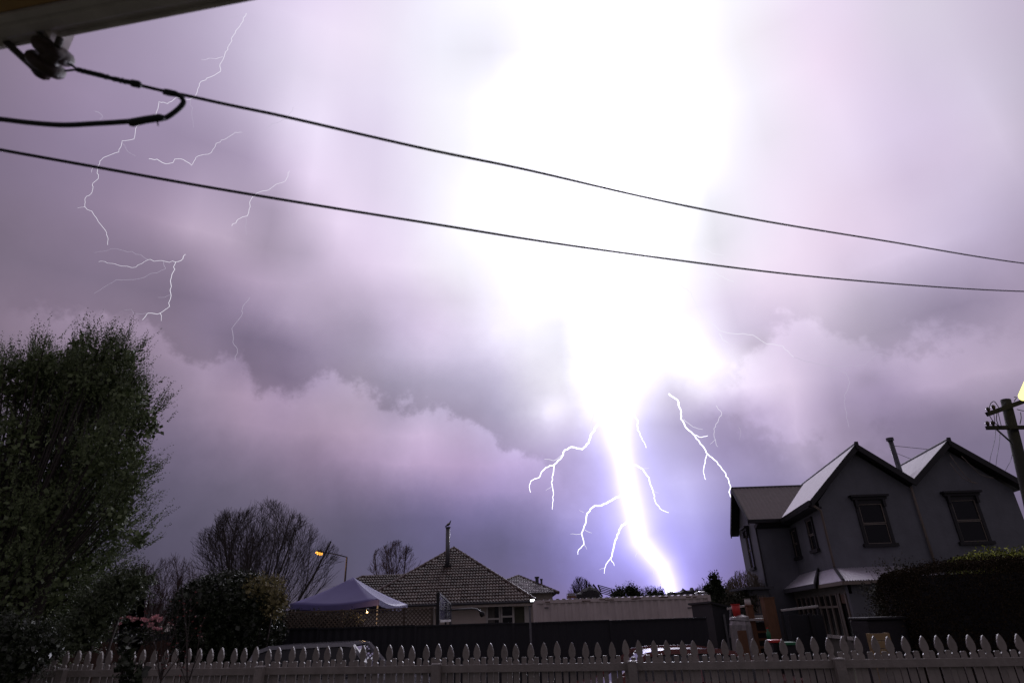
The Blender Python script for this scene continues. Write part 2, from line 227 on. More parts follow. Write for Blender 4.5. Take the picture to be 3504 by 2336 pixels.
# ------------------------------------------------------------------ materials
MATS = {}
def mat(name, col, rough=.7, var=.2, scale=6, bump=0, metal=0, island=0, objrnd=0, streak=0, coat=0, emit=None, spec=.5, sheen=0):
    m_ = bpy.data.materials.new(name); m_.use_nodes = True; nt = m_.node_tree; nt.nodes.clear(); b = NB(nt)
    out = b.n('ShaderNodeOutputMaterial')
    if emit:
        e = b.n('ShaderNodeEmission'); e.inputs[0].default_value = (*col, 1); e.inputs[1].default_value = emit
        nt.links.new(e.outputs[0], out.inputs[0]); MATS[name] = m_; return m_
    p = b.n('ShaderNodeBsdfPrincipled'); nt.links.new(p.outputs[0], out.inputs[0])
    tcn = b.n('ShaderNodeTexCoord'); vec = tcn.outputs['Object']
    nz = b.noise(vec, scale, 5, .6).outputs['Fac']
    f = b.m('MULTIPLY', b.m('SUBTRACT', nz, .5), 2 * var)
    if streak:
        mp = b.n('ShaderNodeMapping'); b.put(mp.inputs[0], vec); mp.inputs['Scale'].default_value = (1, 1, .06)
        s2 = b.noise(mp.outputs[0], scale * 2.2, 4, .6).outputs['Fac']
        f = b.m('ADD', f, b.m('MULTIPLY', b.m('SUBTRACT', s2, .5), 2 * streak))
    if island:
        g = b.n('ShaderNodeNewGeometry'); f = b.m('ADD', f, b.m('MULTIPLY', b.m('SUBTRACT', g.outputs['Random Per Island'], .5), 2 * island))
    if objrnd:
        oi = b.n('ShaderNodeObjectInfo'); f = b.m('ADD', f, b.m('MULTIPLY', b.m('SUBTRACT', oi.outputs['Random'], .5), 2 * objrnd))
    f = b.m('MAXIMUM', b.m('ADD', f, 1.0), .1)
    cc = b.v('MULTIPLY', tuple(col), f)
    b.put(p.inputs['Base Color'], cc)
    p.inputs['Roughness'].default_value = rough; p.inputs['Metallic'].default_value = metal
    p.inputs['Specular IOR Level'].default_value = spec; p.inputs['Coat Weight'].default_value = coat; p.inputs['Coat Roughness'].default_value = .08
    if bump:
        bp = b.n('ShaderNodeBump'); bp.inputs['Strength'].default_value = bump; bp.inputs['Distance'].default_value = .02
        b.put(bp.inputs['Height'], b.noise(vec, scale * 5, 4, .6).outputs['Fac']); nt.links.new(bp.outputs[0], p.inputs['Normal'])
    MATS[name] = m_; return m_
mat('picket_paint', (.285, .255, .225), .5, .30, 7, .25, streak=.22, objrnd=.13)
mat('slate_paint', (.012, .012, .016), .6, .15, 3, .1, streak=.1)
mat('villa_wall', (.135, .140, .158), .6, .28, 1.6, .35, streak=.14)
mat('villa_trim', (.011, .010, .012), .6, .15, 4)
mat('sash_paint', (.20, .17, .14), .5, .2, 6)
mat('glass', (.008, .008, .010), .2, .1, 2, spec=.25)
mat('curtain', (.12, .11, .10), .9, .25, 9, streak=.3)
mat('iron_roof', (.85, .82, .88), .4, .14, 3, .1, metal=.7, streak=.1)
mat('wing_roof', (.20, .17, .165), .75, .18, 4, .3)
mat('gutter_metal', (.06, .06, .07), .4, .2, 4)
mat('timber_trim', (.22, .18, .15), .6, .25, 5)
mat('stucco', (.145, .135, .12), .8, .15, 3, .3)
mat('tile', (.115, .084, .070), .5, .3, 5, .3, objrnd=.45, island=.35)
mat('ridge_tile', (.11, .075, .062), .5, .35, 7, .3, island=.3)
mat('roof_under', (.02, .018, .018), .9)
mat('bungalow_wall', (.52, .45, .40), .7, .12, 2, .15)
mat('white_paint', (.5, .47, .44), .5, .15, 5)
mat('flue_steel', (.16, .16, .17), .4, .25, 5, .1, metal=.5, streak=.2)
mat('container_steel', (.66, .57, .54), .5, .26, 1.6, .1, streak=.16)
mat('rust', (.12, .065, .04), .7, .4, 5, .3)
mat('canopy_cloth', (.125, .112, .30), .6, .18, 1.2, .15, sheen=.2)
mat('lattice_wood', (.13, .10, .075), .75, .3, 6, .1, objrnd=.2)
mat('brown_fence', (.07, .034, .02), .8, .3, 6, .2, streak=.2)
mat('bark', (.055, .045, .04), .9, .3, 6, .5)
mat('bark_red', (.075, .045, .04), .9, .3, 6, .3)
mat('bark_pale', (.18, .15, .11), .9, .3, 6, .3)
mat('leaf_dark', (.034, .046, .022), .42, .35, 1.1, island=.55)
mat('leaf_tree', (.15, .195, .085), .6, .55, 1.3, island=.5)
mat('leaf_grey', (.085, .11, .055), .5, .3, 1.1, island=.5)
mat('leaf_glossy', (.034, .046, .022), .38, .3, 2, island=.6)
mat('leaf_lamplit', (.25, .22, .095), .5, .3, 2, island=.65)  # gold tone paints warm lamplight onto the round shrub's leaves
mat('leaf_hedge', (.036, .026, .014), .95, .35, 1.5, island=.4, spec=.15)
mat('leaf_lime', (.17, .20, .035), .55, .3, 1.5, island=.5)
mat('leaf_brownish', (.05, .05, .03), .7, .3, 2, island=.5)
mat('blossom_pink', (.92, .50, .53), .6, .2, 9, island=.35)
mat('bud_red', (.30, .07, .06), .6, .2, 9, island=.4)
mat('wire_rubber', (.014, .022, .022), .6, .2, 20)
mat('porcelain', (.05, .032, .024), .35, .5, 25, .3)
mat('weathered_steel', (.055, .05, .042), .6, .5, 25, .4)
mat('gutter_paint', (.64, .61, .60), .6, .3, 7, .2, streak=.1)
mat('plate_paint', (.85, .80, .80), .5, .2, 12)
mat('soffit_lamplit', (.46, .29, .12), .6, .15, 4)  # warm porch light on the boards is put into this orange
mat('pole_wood', (.02, .019, .016), .85, .35, 5, .5, streak=.3)
mat('asphalt', (.045, .045, .05), .3, .3, 3, .4)
mat('soil', (.075, .075, .045), .9, .4, 2, .5)
mat('concrete', (.26, .25, .24), .6, .2, 4, .2)
mat('car_white', (.34, .34, .38), .2, .05, 3, coat=1)
mat('car_red', (.13, .006, .008), .18, .05, 3, coat=1)
mat('car_glass', (.02, .02, .024), .04, .05, 3)
mat('rubber', (.012, .012, .013), .7)
mat('plastic_red', (.55, .03, .025), .45, .1, 4)
mat('plastic_green', (.02, .16, .06), .4, .1, 4)
mat('silver_sheet', (.30, .28, .28), .35, .35, 5, .6, metal=.3)
mat('brown_timber', (.16, .075, .035), .75, .35, 7, .3, streak=.2)
mat('yellow_timber', (.32, .22, .10), .7, .3, 7, .3)
mat('dark_tarp', (.014, .012, .014), .7, .3, 5, .4)
mat('bird_black', (.012, .012, .014), .5)
mat('bird_white', (.55, .53, .5), .6)
rm = mat('rain', (.8, .8, .85), .25, .05, 3)
for n_ in list(rm.node_tree.nodes):
    if n_.type == 'BSDF_PRINCIPLED': rm.node_tree.nodes.remove(n_)
tn = rm.node_tree.nodes.new('ShaderNodeBsdfTranslucent'); tn.inputs[0].default_value = (.95, .93, 1, 1)
rm.node_tree.links.new(tn.outputs[0], [n_ for n_ in rm.node_tree.nodes if n_.type == 'OUTPUT_MATERIAL'][0].inputs[0])
mat('lamp_sodium', (1, .42, .06), emit=3.6); mat('lamp_warm', (1, .62, .25), emit=14); mat('glint_glow', (.86, .9, 1), emit=5)  # the cool glow is a painted reflection of the bolt, not a lamp
mat('lamp_yellow', (1, .92, .26), emit=2.2)
mat('bolt', (.93, .93, 1), emit=6); mat('bolt_thin', (.92, .90, 1), emit=1.0); mat('bolt_faint', (.86, .80, 1), emit=.6)
mat('bolt_mid', (.92, .92, 1), emit=2.2)

# ------------------------------------------------------------------ object helpers
def thing(name, label, cat, loc, group=None):
    o = bpy.data.objects.new(name, None); COL.objects.link(o); o.location = loc; o.empty_display_size = .2
    o['label'] = label; o['category'] = cat
    if group: o['group'] = group
    return o
def tag(o, label=None, cat=None, group=None, kind=None):
    for k, v in (('label', label), ('category', cat), ('group', group), ('kind', kind)):
        if v: o[k] = v
    return o
def root_loc(p):
    while p.parent is not None: p = p.parent
    return Vector(p.location)
class MB:
    def __init__(s): s.v = []; s.f = []
    def add(s, vs, fs):
        n = len(s.v); s.v += [tuple(v) for v in vs]; s.f += [tuple(i + n for i in f) for f in fs]; return s
    def hexa(s, o, a, b, c):
        o, a, b, c = map(Vector, (o, a, b, c))
        vs = [o, o + a, o + a + b, o + b, o + c, o + a + c, o + a + b + c, o + b + c]
        return s.add(vs, [(0, 3, 2, 1), (4, 5, 6, 7), (0, 1, 5, 4), (1, 2, 6, 5), (2, 3, 7, 6), (3, 0, 4, 7)])
    def box(s, c, d, u=(1, 0, 0)):
        """centre c, size d, first axis along horizontal u"""
        u = Vector(u).normalized(); w = Vector((0, 0, 1)).cross(u).normalized(); z = Vector((0, 0, 1)); c = Vector(c)
        return s.hexa(c - u * d[0] / 2 - w * d[1] / 2 - z * d[2] / 2, u * d[0], w * d[1], z * d[2])
    def bar(s, p, q, w, h, up=(0, 0, 1)):
        p, q = Vector(p), Vector(q); d = (q - p); t = d.normalized(); a = t.cross(Vector(up))
        if a.length < 1e-4: a = t.cross(Vector((0, 1, 0)))
        a.normalize(); b = a.cross(t).normalized()
        return s.hexa(p - a * w / 2 - b * h / 2, d, a * w, b * h)
    def prism(s, pts, vec):
        pts = [Vector(p) for p in pts]; vec = Vector(vec); n = len(pts)
        return s.add(pts + [p + vec for p in pts], [tuple(range(n)), tuple(range(2 * n - 1, n - 1, -1))] + [(i, i + n, (i + 1) % n + n, (i + 1) % n) for i in range(n)])
    def tube(s, pts, r, n=6, caps=True):
        pts = [Vector(p) for p in pts]; k = len(pts)
        rs = list(r) if hasattr(r, '__len__') else [r] * k
        base = len(s.v); prev = None
        for i, p in enumerate(pts):
            t = (pts[min(i + 1, k - 1)] - pts[max(i - 1, 0)]).normalized()
            if prev is None:
                a = t.cross(Vector((0, 0, 1)))
                if a.length < .05: a = t.cross(Vector((1, 0, 0)))
            else: a = prev - t * prev.dot(t)
            a.normalize(); prev = a; b = t.cross(a)
            for j in range(n):
                th = 2 * math.pi * j / n; s.v.append(tuple(p + (a * math.cos(th) + b * math.sin(th)) * rs[i]))
        for i in range(k - 1):
            for j in range(n):
                j2 = (j + 1) % n; s.f.append((base + i * n + j, base + i * n + j2, base + (i + 1) * n + j2, base + (i + 1) * n + j))
        if caps:
            s.f.append(tuple(base + j for j in reversed(range(n)))); s.f.append(tuple(base + (k - 1) * n + j for j in range(n)))
        return s
    def build(s, name, m_, parent=None, smooth=False, loc=None):
        off = root_loc(parent) if parent is not None else Vector(loc) if loc is not None else Vector((0, 0, 0))
        me = bpy.data.meshes.new(name)
        me.from_pydata([(v[0] - off.x, v[1] - off.y, v[2] - off.z) for v in s.v], [], s.f)
        me.materials.append(MATS[m_]); me.validate()
        if smooth: me.polygons.foreach_set('use_smooth', [True] * len(me.polygons))
        o = bpy.data.objects.new(name, me); COL.objects.link(o)
        if parent is not None: o.parent = parent
        elif loc is not None: o.location = loc
        return o
def bevel(o, w, seg=2):
    b = o.modifiers.new('bevel', 'BEVEL'); b.width = w; b.segments = seg; b.limit_method = 'ANGLE'; return o
def piece(mesh, name, loc, parent, rot=None):
    """one of many alike pieces sharing a mesh; loc in world"""
    o = bpy.data.objects.new(name, mesh); COL.objects.link(o); o.parent = parent
    o.location = Vector(loc) - root_loc(parent)
    if rot is not None: o.rotation_euler = rot
    return o
def mesh_np(name, V, F, m_, parent=None, loc=None, kind=None):
    off = np.array(root_loc(parent) if parent is not None else (loc if loc is not None else (0, 0, 0)))
    me = bpy.data.meshes.new(name); V = np.asarray(V, dtype=np.float32) - off.astype(np.float32); F = np.asarray(F, dtype=np.int32)
    me.vertices.add(len(V)); me.vertices.foreach_set('co', V.ravel())
    me.loops.add(F.size); me.loops.foreach_set('vertex_index', F.ravel())
    me.polygons.add(len(F)); me.polygons.foreach_set('loop_start', np.arange(0, F.size, F.shape[1], dtype=np.int32)); me.polygons.foreach_set('loop_total', np.full(len(F), F.shape[1], dtype=np.int32))
    me.update(calc_edges=True); me.materials.append(MATS[m_])
    o = bpy.data.objects.new(name, me); COL.objects.link(o)
    if parent is not None: o.parent = parent
    elif loc is not None: o.location = loc
    if kind: o['kind'] = kind
    return o

# leaves ------------------------------------------------------------
def unit(a): return a / np.maximum(np.linalg.norm(a, axis=-1, keepdims=True), 1e-9)
def leaf_quads(P, D, l, w):
    N = rng.normal(size=P.shape); S_ = unit(np.cross(D, N)); l = l[:, None]; w = w[:, None]
    V = np.stack([P, P + D * l * .45 + S_ * w, P + D * l, P + D * l * .45 - S_ * w], 1).reshape(-1, 3)
    return V, np.arange(len(P) * 4).reshape(-1, 4)
def lobe_shell(lobes, n, inner=.72):
    """points in the outer skin of a union of ellipsoids (centre, radii)"""
    L = [(np.array(c, float), np.array(r, float)) for c, r in lobes]
    wts = np.array([np.prod(r) ** (2 / 3) for _, r in L]); wts /= wts.sum(); P = []; O = []
    while sum(len(p) for p in P) < n:
        k = rng.choice(len(L), size=n, p=wts); u = unit(rng.normal(size=(n, 3))); rr = rng.uniform(inner, 1, n) 
        C = np.array([L[i][0] for i in k]); Rr = np.array([L[i][1] for i in k]); p = C + u * Rr * rr[:, None]
        ok = np.ones(n, bool)
        for j, (c, r) in enumerate(L):
            q = (((p - c) / r) ** 2).sum(1); ok &= ~((q < (inner * .93) ** 2) & (k != j))
        P.append(p[ok]); O.append(u[ok])
    return np.concatenate(P)[:n], np.concatenate(O)[:n]
def shoots(base, direc, length, per, l, w, spread=.8, curve=.0):
    n = len(base); t = np.tile(np.linspace(.05, 1, per), n); b = np.repeat(base, per, 0); d = np.repeat(direc, per, 0); L_ = np.repeat(length, per)
    P = b + d * (t * L_)[:, None] + rng.normal(size=b.shape) * .012
    P[:, 2] += curve * t * t * L_
    D = unit(d * .75 + unit(rng.normal(size=b.shape)) * spread)
    s_ = (1.05 - .45 * t) * rng.uniform(.7, 1.2, len(t))
    return leaf_quads(P, D, l * s_, w * s_)
def merge(parts):
    V = []; F = []; o = 0
    for v, f in parts: V.append(v); F.append(f + o); o += len(v)
    return np.concatenate(V), np.concatenate(F)
def lobe_px(px, py, rx, ry, Y, depth=None):
    c = at(px, py, Y); k = zc(c) / FPX; return (tuple(c), (rx * k, depth if depth else rx * k, ry * k))
def bush(name, label, cat, lobes, m_, n, l, w, base_z=0, shoot=.3, per=14, up=.35, inner=.75, group=None, stem='bark', fill=1.0, spread=.8, src=None, clumps=0):
    c0 = np.mean([c for c, r in lobes], 0); t = thing(name, label, cat, (c0[0], c0[1], base_z), group)
    P, O = lobe_shell(lobes, n, inner)
    CLc = None
    if clumps:
        per_ = n // clumps; CLc, CO = P[:clumps].copy(), O[:clumps]; P = np.repeat(CLc, per_, 0); O = np.repeat(CO, per_, 0); n = len(P); P = P + rng.normal(size=P.shape) * .10
    D = unit(O + np.array([0, 0, up]) + rng.normal(size=O.shape) * .35)
    if src is not None: D = unit(unit(P - np.array(src)) * 1.3 + O * .5 + rng.normal(size=O.shape) * .30)
    L_ = rng.uniform(.5, 1.25, n) * shoot
    parts = [shoots(P, D, L_, per, l, w, spread)]
    sv, sf = leaf_quads(P, D, L_ * .95, np.full(n, w * .22)); parts.append((sv, sf))
    if fill:
        m2 = int(n * 3 * fill); P2, _ = lobe_shell(lobes, m2, .35); parts.append(leaf_quads(P2, unit(rng.normal(size=P2.shape)), np.full(m2, l * 2.2), np.full(m2, w * 3)))
    V, F = merge(parts)
    mesh_np('foliage', V, F, m_, t)
    mb = MB(); r0 = max(.03, .04 * float(np.max([r for _, r in lobes])))
    for c, r in (lobes[:6] if r0 < .06 else lobes[4:7]):
        mb.tube([(c0[0] + random.uniform(-.1, .1), c0[1], base_z - .05), ((c0[0] + c[0]) / 2, (c0[1] + c[1]) / 2, base_z + (c[2] - base_z) * .45), c], [r0, r0 * .75, r0 * .35], 6)
    if CLc is not None:
        lm = MB(); s0_ = Vector(src)
        for q in CLc[::2]:
            q = Vector(q); a_ = s0_.lerp(q, .45) + Vector((0, 0, .12)); lm.tube([a_, s0_.lerp(q, .75) + Vector((0, 0, .08)), q, q + (q - s0_).normalized() * .35], [.018, .013, .008, .003], 4, False)
        lo_ = lm.build('limbs', stem, t); lo_['kind'] = 'stuff'
    mb.build('stem' if r0 < .08 else 'trunk', stem, t, True)
    return t

# bare trees ----------------------------------------------------------
def bare_tree(name, label, base, height, spread, stems=7, seed=1, m_='bark', r0=.09, twig=.006, levels=3, cat='tree', group=None, lean=(0, 0), kids=7, low=.12, bend=.12, bound=None):
    rd = random.Random(seed); base = Vector(base); t = thing(name, label, cat, base, group)
    trunk = MB(); twigs = MB()
    def grow(p, d, L, r, lv, mb):
        pts = [p.copy()]; rs = [r]; q = p.copy(); dd = d.copy(); k = 6 if lv < 2 else 4
        for i in range(k):
            dd = (dd + Vector((rd.uniform(-1, 1), rd.uniform(-1, 1), rd.uniform(-.6, 1))) * bend + Vector((0, 0, .05))).normalized()
            q2 = q + dd * L / k
            if bound:
                bc, br = bound; wob = 1 + .08 * math.sin(q2.x * 3 + q2.z * 4) + rd.uniform(-.12, .06)
                if ((q2[0] - bc[0]) / br[0]) ** 2 + ((q2[1] - bc[1]) / br[1]) ** 2 + (max(0, q2[2] - bc[2]) / br[2]) ** 2 > wob: break
            q = q2; pts.append(q.copy()); rs.append(max(twig * .6, r * (1 - .8 * (i + 1) / k)))
        if len(pts) < 2: return
        k = len(pts) - 1
        mb.tube(pts, rs, 6 if lv == 0 else 4 if lv == 1 else 3, False)
        if lv >= levels: return
        nk = kids if lv < levels - 1 else kids - 1
        for j in range(nk):
            f = low + (1 - low) * (j + rd.random()) / nk; idx = min(k - 1, int(f * k)); fr = f * k - idx
            bp = pts[idx].lerp(pts[idx + 1], fr); td = (pts[idx + 1] - pts[idx]).normalized()
            side = Vector((rd.gauss(0, 1), rd.gauss(0, 1), rd.gauss(.25, .6))); side = (side - td * side.dot(td)).normalized()
            ang = rd.uniform(.35, .75); nd = (td * math.cos(ang) + side * math.sin(ang)).normalized()
            grow(bp, nd, L * rd.uniform(.34, .58) * (1.15 - .35 * f), max(twig, r * (1 - .8 * f) * .55), lv + 1, twigs)
    for i in range(stems):
        a = 2 * math.pi * i / stems + rd.uniform(-.4, .4); k = rd.uniform(.25, 1.0)
        d = Vector((math.cos(a) * spread * k + lean[0], math.sin(a) * spread * k + lean[1], height)).normalized()
        grow(base + Vector((math.cos(a), math.sin(a), 0)) * r0, d, height * rd.uniform(.75, 1.05) / max(.55, d.z), r0 * rd.uniform(.5, 1), 0, trunk)
    trunk.build('trunk', m_, t, True); twigs.build('crown', m_, t)
    return t

# ================================================================== SETTING
GROUND = -.02
def sheet(name, pts, m_, kind='structure'):
    mb = MB(); mb.add(pts, [tuple(range(len(pts)))]); o = mb.build(name, m_); o['kind'] = kind; return o
sheet('ground', [(-900, -60, GROUND), (900, -60, GROUND), (900, 1500, GROUND), (-900, 1500, GROUND)], 'soil')
sheet('road', [(-120, 9.6, GROUND + .012), (120, 7.9, GROUND + .012), (120, 14.6, GROUND + .012), (-120, 14.6, GROUND + .012)], 'asphalt')
mb = MB(); mb.box((0, 14.75, .045), (240, .15, .14)); o = mb.build('kerb', 'concrete'); o['kind'] = 'structure'
sheet('pavement', [(-120, 14.83, .1), (120, 14.83, .1), (120, 15.6, .1), (-120, 15.6, .1)], 'concrete')
mb = MB(); mb.hexa((-120, 15.6, GROUND - .05), (240, 0, 0), (0, .12, 0), (0, 0, .14)); o = mb.build('pavement_edge', 'concrete'); o['kind'] = 'structure'

# ================================================================== LIGHTNING
DB = 520.0
def bolt_pts(px, jag=.0, seed=0, sub=3, depth=DB):
    """photo points -> points at the strike's distance, broken up into smaller kinks"""
    rd = random.Random(seed); q = [tuple(p[:2]) for p in px]; out = [q[0]]
    for a, b in zip(q, q[1:]):
        L = math.hypot(b[0] - a[0], b[1] - a[1]); n = max(1, min(sub, int(L / 7)))
        for i in range(1, n + 1):
            f = i / n; j = jag * L / n if i < n else 0
            out.append((a[0] + (b[0] - a[0]) * f + rd.uniform(-j, j), a[1] + (b[1] - a[1]) * f + rd.uniform(-j, j)))
    return [at(x, y, depth) for x, y in out]
PXM = None
def rad(p, r): return r * zc(p) / FPX
def bolt_tube(mb, px, r0, r1, jag=.28, seed=0, depth=DB, n=5):
    P = bolt_pts(px, jag, seed, 4, depth); k = len(P); q_ = .5 if r0 > 2.4 else .48; r0 *= q_; r1 *= q_
    mb.tube(P, [rad(p, r0 + (r1 - r0) * (i / (k - 1)) ** 1.3) for i, p in enumerate(P)], n)
base = at(2293, 2050, DB); base.z = 0
bolt = thing('lightning_bolt', 'blinding white main lightning stroke hitting the ground behind the container', 'lightning', base)
mb = MB(); P = [at(x, y, DB) for x, y, r in TRUNK] ; P.append(Vector((base.x, base.y, 0)))
mb.tube(P, [rad(P[i], TRUNK[i][2]) for i in range(len(TRUNK))] + [rad(P[-1], 10)], 12); mb.build('channel', 'bolt', bolt, True)
C1 = lambda a: [(1700 + .5421 * x, 1200 + .5421 * y) for x, y in a]
BR = [(C1([(730,350),(690,368),(660,385),(648,450),(600,520),(580,580),(540,620),(470,605),(430,625),(410,670),(365,715)]), 7, 4.5, 1),
      (C1([(365,715),(310,735),(285,760),(265,800),(215,820),(205,860),(213,893)]), 4.2, 1.6, 2),
      (C1([(365,715),(355,780),(345,830),(357,890),(352,960),(350,1000)]), 3.6, 1.4, 3),
      (C1([(640,350),(610,390),(605,430),(590,510)]), 2.4, 2, 4),
      (C1([(410,655),(360,692),(300,682)]), 2.2, 1.1, 5),
      (C1([(345,855),(310,880)]), 1.4, .8, 6),
      (C1([(830,380),(865,400),(890,440),(888,500),(915,550),(940,600),(943,612)]), 4.6, 1.6, 7),
      (C1([(820,715),(870,720),(920,745),(960,800),(985,880),(1000,950),(1030,995),(1085,1020)]), 5.5, 1.6, 8),
      (C1([(920,745),(960,738)]), 2, 1, 9), (C1([(990,885),(1022,896)]), 1.6, .8, 19),
      (C1([(820,900),(790,905),(720,945),(660,975),(620,975),(570,1025),(560,1090),(535,1150),(550,1220)]), 6.5, 3, 10),
      (C1([(550,1220),(515,1255),(512,1285)]), 3, 1.3, 11), (C1([(550,1215),(568,1252)]), 2, 1, 12),
      (C1([(530,1155),(465,1155)]), 1.8, .9, 13), (C1([(555,1128),(600,1148)]), 2, 1, 14), (C1([(550,1020),(520,1005)]), 1.2, .7, 29),
      (C1([(870,1050),(840,1065),(790,1100),(760,1160),(740,1230),(718,1310)]), 7, 4, 15),
      (C1([(718,1310),(690,1345),(678,1405)]), 3, 1.2, 16), (C1([(718,1310),(742,1355)]), 2.6, 1.2, 17), (C1([(688,1365),(648,1380)]), 1.5, .8, 18),
      (C1([(885,1190),(892,1250),(875,1300)]), 2.2, .9, 20), (C1([(1000,1340),(990,1375),(992,1410)]), 1.8, .8, 21)]
for px, a, b, sd_ in BR:
    mb = MB(); bolt_tube(mb, px, a, b, .22, sd_); mb.build('branch', 'bolt_mid' if a > 2.4 else 'bolt_thin', bolt, True)
# separate strokes
def stroke(label, main, twigs=(), m_='bolt_thin', r=(1.5, 1.0), depth=900, group=None, seed=0, jag=.34):
    p0 = at(*main[0], depth); t = thing('lightning_stroke', label, 'lightning', p0, group)
    mb = MB(); bolt_tube(mb, main, r[0], r[1], jag, seed, depth, 4); mb.build('channel', m_, t)
    for i, (px, a, mm) in enumerate(twigs):
        mb = MB(); bolt_tube(mb, px, a, a * .6, jag, seed + i + 1, depth, 4); mb.build('branch', mm or m_, t)
    return t
stroke('thick forked white stroke coming down onto the ridge end of the grey two-storey house',
       C1([(1085,270),(1110,290),(1140,310),(1160,370),(1162,430),(1200,490),(1250,535),(1300,600),(1330,650),(1390,700),(1435,760),(1465,820),(1475,865),(1465,890),(1482,932)]),
       [(C1([(1250,530),(1290,545),(1332,535)]), 2.2, None), (C1([(1325,655),(1310,720),(1305,770),(1318,812)]), 2.8, None), (C1([(1180,430),(1240,480),(1300,495)]), 1.6, 'bolt_thin'), (C1([(1475,855),(1500,880)]), 1.8, None)],
       'bolt_mid', (5.2, 2.4), 560, seed=40, jag=.22)
C3 = lambda a: [(2000 + .6395 * x, 700 + .6395 * y) for x, y in a]
stroke('long pale stroke crossing the bright clouds under the two wires towards the right-hand clouds',
       C3([(500,425),(540,450),(570,470),(600,540),(640,610),(700,650),(720,672),(800,690),(900,697),(975,745),(1060,755),(1120,815)]),
       [(C3([(1120,815),(1240,850),(1330,870),(1400,900),(1420,950),(1390,1020),(1395,1090),(1415,1190)]), 1.2, 'bolt_faint'), (C3([(720,690),(740,725),(770,740)]), 2.5, None), (C3([(1330,870),(1400,862),(1500,858),(1560,798),(1640,812)]), .9, 'bolt_faint'), (C3([(600,210),(640,235),(700,265),(745,270)]), 2.4, None), (C3([(640,240),(645,320),(650,390),(720,395)]), 2.4, None), (C3([(670,330),(720,380),(800,412)]), 2.0, None)],
       'bolt_thin', (2.4, 1.2), 700, seed=50, jag=.2)
stroke('thin hanging pink stroke beside the thick one that meets the grey house',
       C1([(1385,345),(1420,390),(1395,450),(1370,490),(1380,560),(1395,605)]), [(C1([(1378,560),(1345,590)]), .9, None), (C1([(1525,480),(1540,520),(1535,560)]), 1.0, 'bolt_faint')], 'bolt_thin', (1.4, 1.0), 700, seed=60)
C2 = lambda a: [(200 + .7651 * x, .7651 * y) for x, y in a]
stroke('jagged white stroke passing behind the looped cable near the insulator',
       C2([(840,60),(815,110),(790,150),(765,200),(745,240),(722,290),(725,320),(680,345),(630,375),(612,430),(590,445),(525,437),(488,465),(450,455),(435,515),(380,540),(350,565),(338,622),(285,630),(270,680),(185,722),(175,745),(178,800),(155,818),(150,860),(120,885),(118,925),(170,975),(210,1030),(222,1070),(220,1095)]),
       [(C2([(735,255),(690,262),(640,268)]), 1.0, None), (C2([(592,450),(597,520),(605,570)]), .9, 'bolt_faint'), (C2([(118,925),(85,930)]), 1.0, None), (C2([(285,640),(320,685),(345,700)]), .8, 'bolt_faint'), (C2([(155,745),(148,772)]), .9, None), (C2([(722,92),(770,82),(830,70)]), .9, 'bolt_faint')],
       'bolt_thin', (1.7, 1.2), 900, seed=70)
stroke('wavy sideways white stroke between the two overhead wires',
       C2([(405,710),(440,712),(480,733),(512,728),(520,712),(560,715),(595,740),(615,705),(670,690),(705,642),(740,625),(790,592),(820,592)]), [], 'bolt_thin', (1.9, .9), 900, seed=80)
stroke('short white stroke crossing the lower overhead wire',
       C2([(1035,765),(1015,810),(940,850),(885,865),(855,905),(845,965),(805,980),(775,1010)]), [(C2([(845,965),(833,1010),(842,1050)]), .9, 'bolt_faint'), (C2([(1020,860),(1028,930),(1040,990),(1055,1015)]), .8, 'bolt_faint')], 'bolt_thin', (1.3, 1.8), 900, seed=90)
stroke('white stroke with long feathery side branches above the dark evergreen tree',
       C2([(568,1137),(548,1165),(525,1172),(505,1240),(502,1310),(497,1370),(455,1400),(400,1400),(375,1430)]),
       [(C2([(525,1172),(460,1165),(400,1162),(345,1195),(290,1190),(240,1178),(180,1170)]), 1.4, None), (C2([(470,1170),(480,1200),(440,1220),(340,1250),(260,1250),(220,1275),(160,1312)]), 1.0, 'bolt_faint'), (C2([(455,1400),(460,1435)]), 1.5, None), (C2([(400,1160),(330,1125),(260,1112),(160,1130)]), .8, 'bolt_faint'), (C2([(500,1320),(445,1330)]), .9, 'bolt_faint'), (C2([(395,1400),(295,1387)]), .7, 'bolt_faint')],
       'bolt_thin', (2.0, 1.6), 900, seed=100)
stroke('faint violet thread of lightning above the large leafless tree',
       C2([(855,1330),(825,1370),(820,1410),(775,1470),(780,1530),(800,1560),(790,1610)]), [], 'bolt_faint', (1.1, .9), 900, seed=110)
stroke('tiny pink squiggle of lightning just above the looped cable',
       C2([(163,498),(180,503),(198,522),(185,540)]), [], 'bolt_faint', (1.3, 1.0), 900, seed=120)
stroke('faint short thread touching the upper wire left of the white glow',
       C2([(930,575),(960,553),(990,545),(1020,530),(1050,480)]), [], 'bolt_faint', (1.2, .9), 900, seed=130)

# ================================================================== EAVE, INSULATOR, WIRES
YI = 1.05
fdir = Vector((math.cos(math.radians(9)), -math.sin(math.radians(9)), 0)); fin = Vector((-fdir.y, fdir.x, 0)) * -1   # towards the camera side
ez = at(165, 140, YI); e0 = Vector((ez.x, ez.y, ez.z))
t = thing('roof_eave', 'pale grey gutter and fascia of the house eave overhead', 'roof eave', (e0.x, e0.y, e0.z))
A0 = e0 - fdir * 1.2; LEN = 3.6
def rail_profile(pts, m_, name):
    """pts: (inward distance, height) from the outer lower edge line"""
    mb = MB(); mb.prism([A0 + fin * a + Vector((0, 0, z)) for a, z in pts], fdir * LEN); return mb.build(name, m_, t)
g = rail_profile([(0, .0), (.005, -.005), (.010, -.001), (.010, .010), (.016, .006), (.034, -.010), (.058, -.012), (.068, -.006), (.068, .06), (0, .06)], 'gutter_paint', 'gutter'); bevel(g, .002)
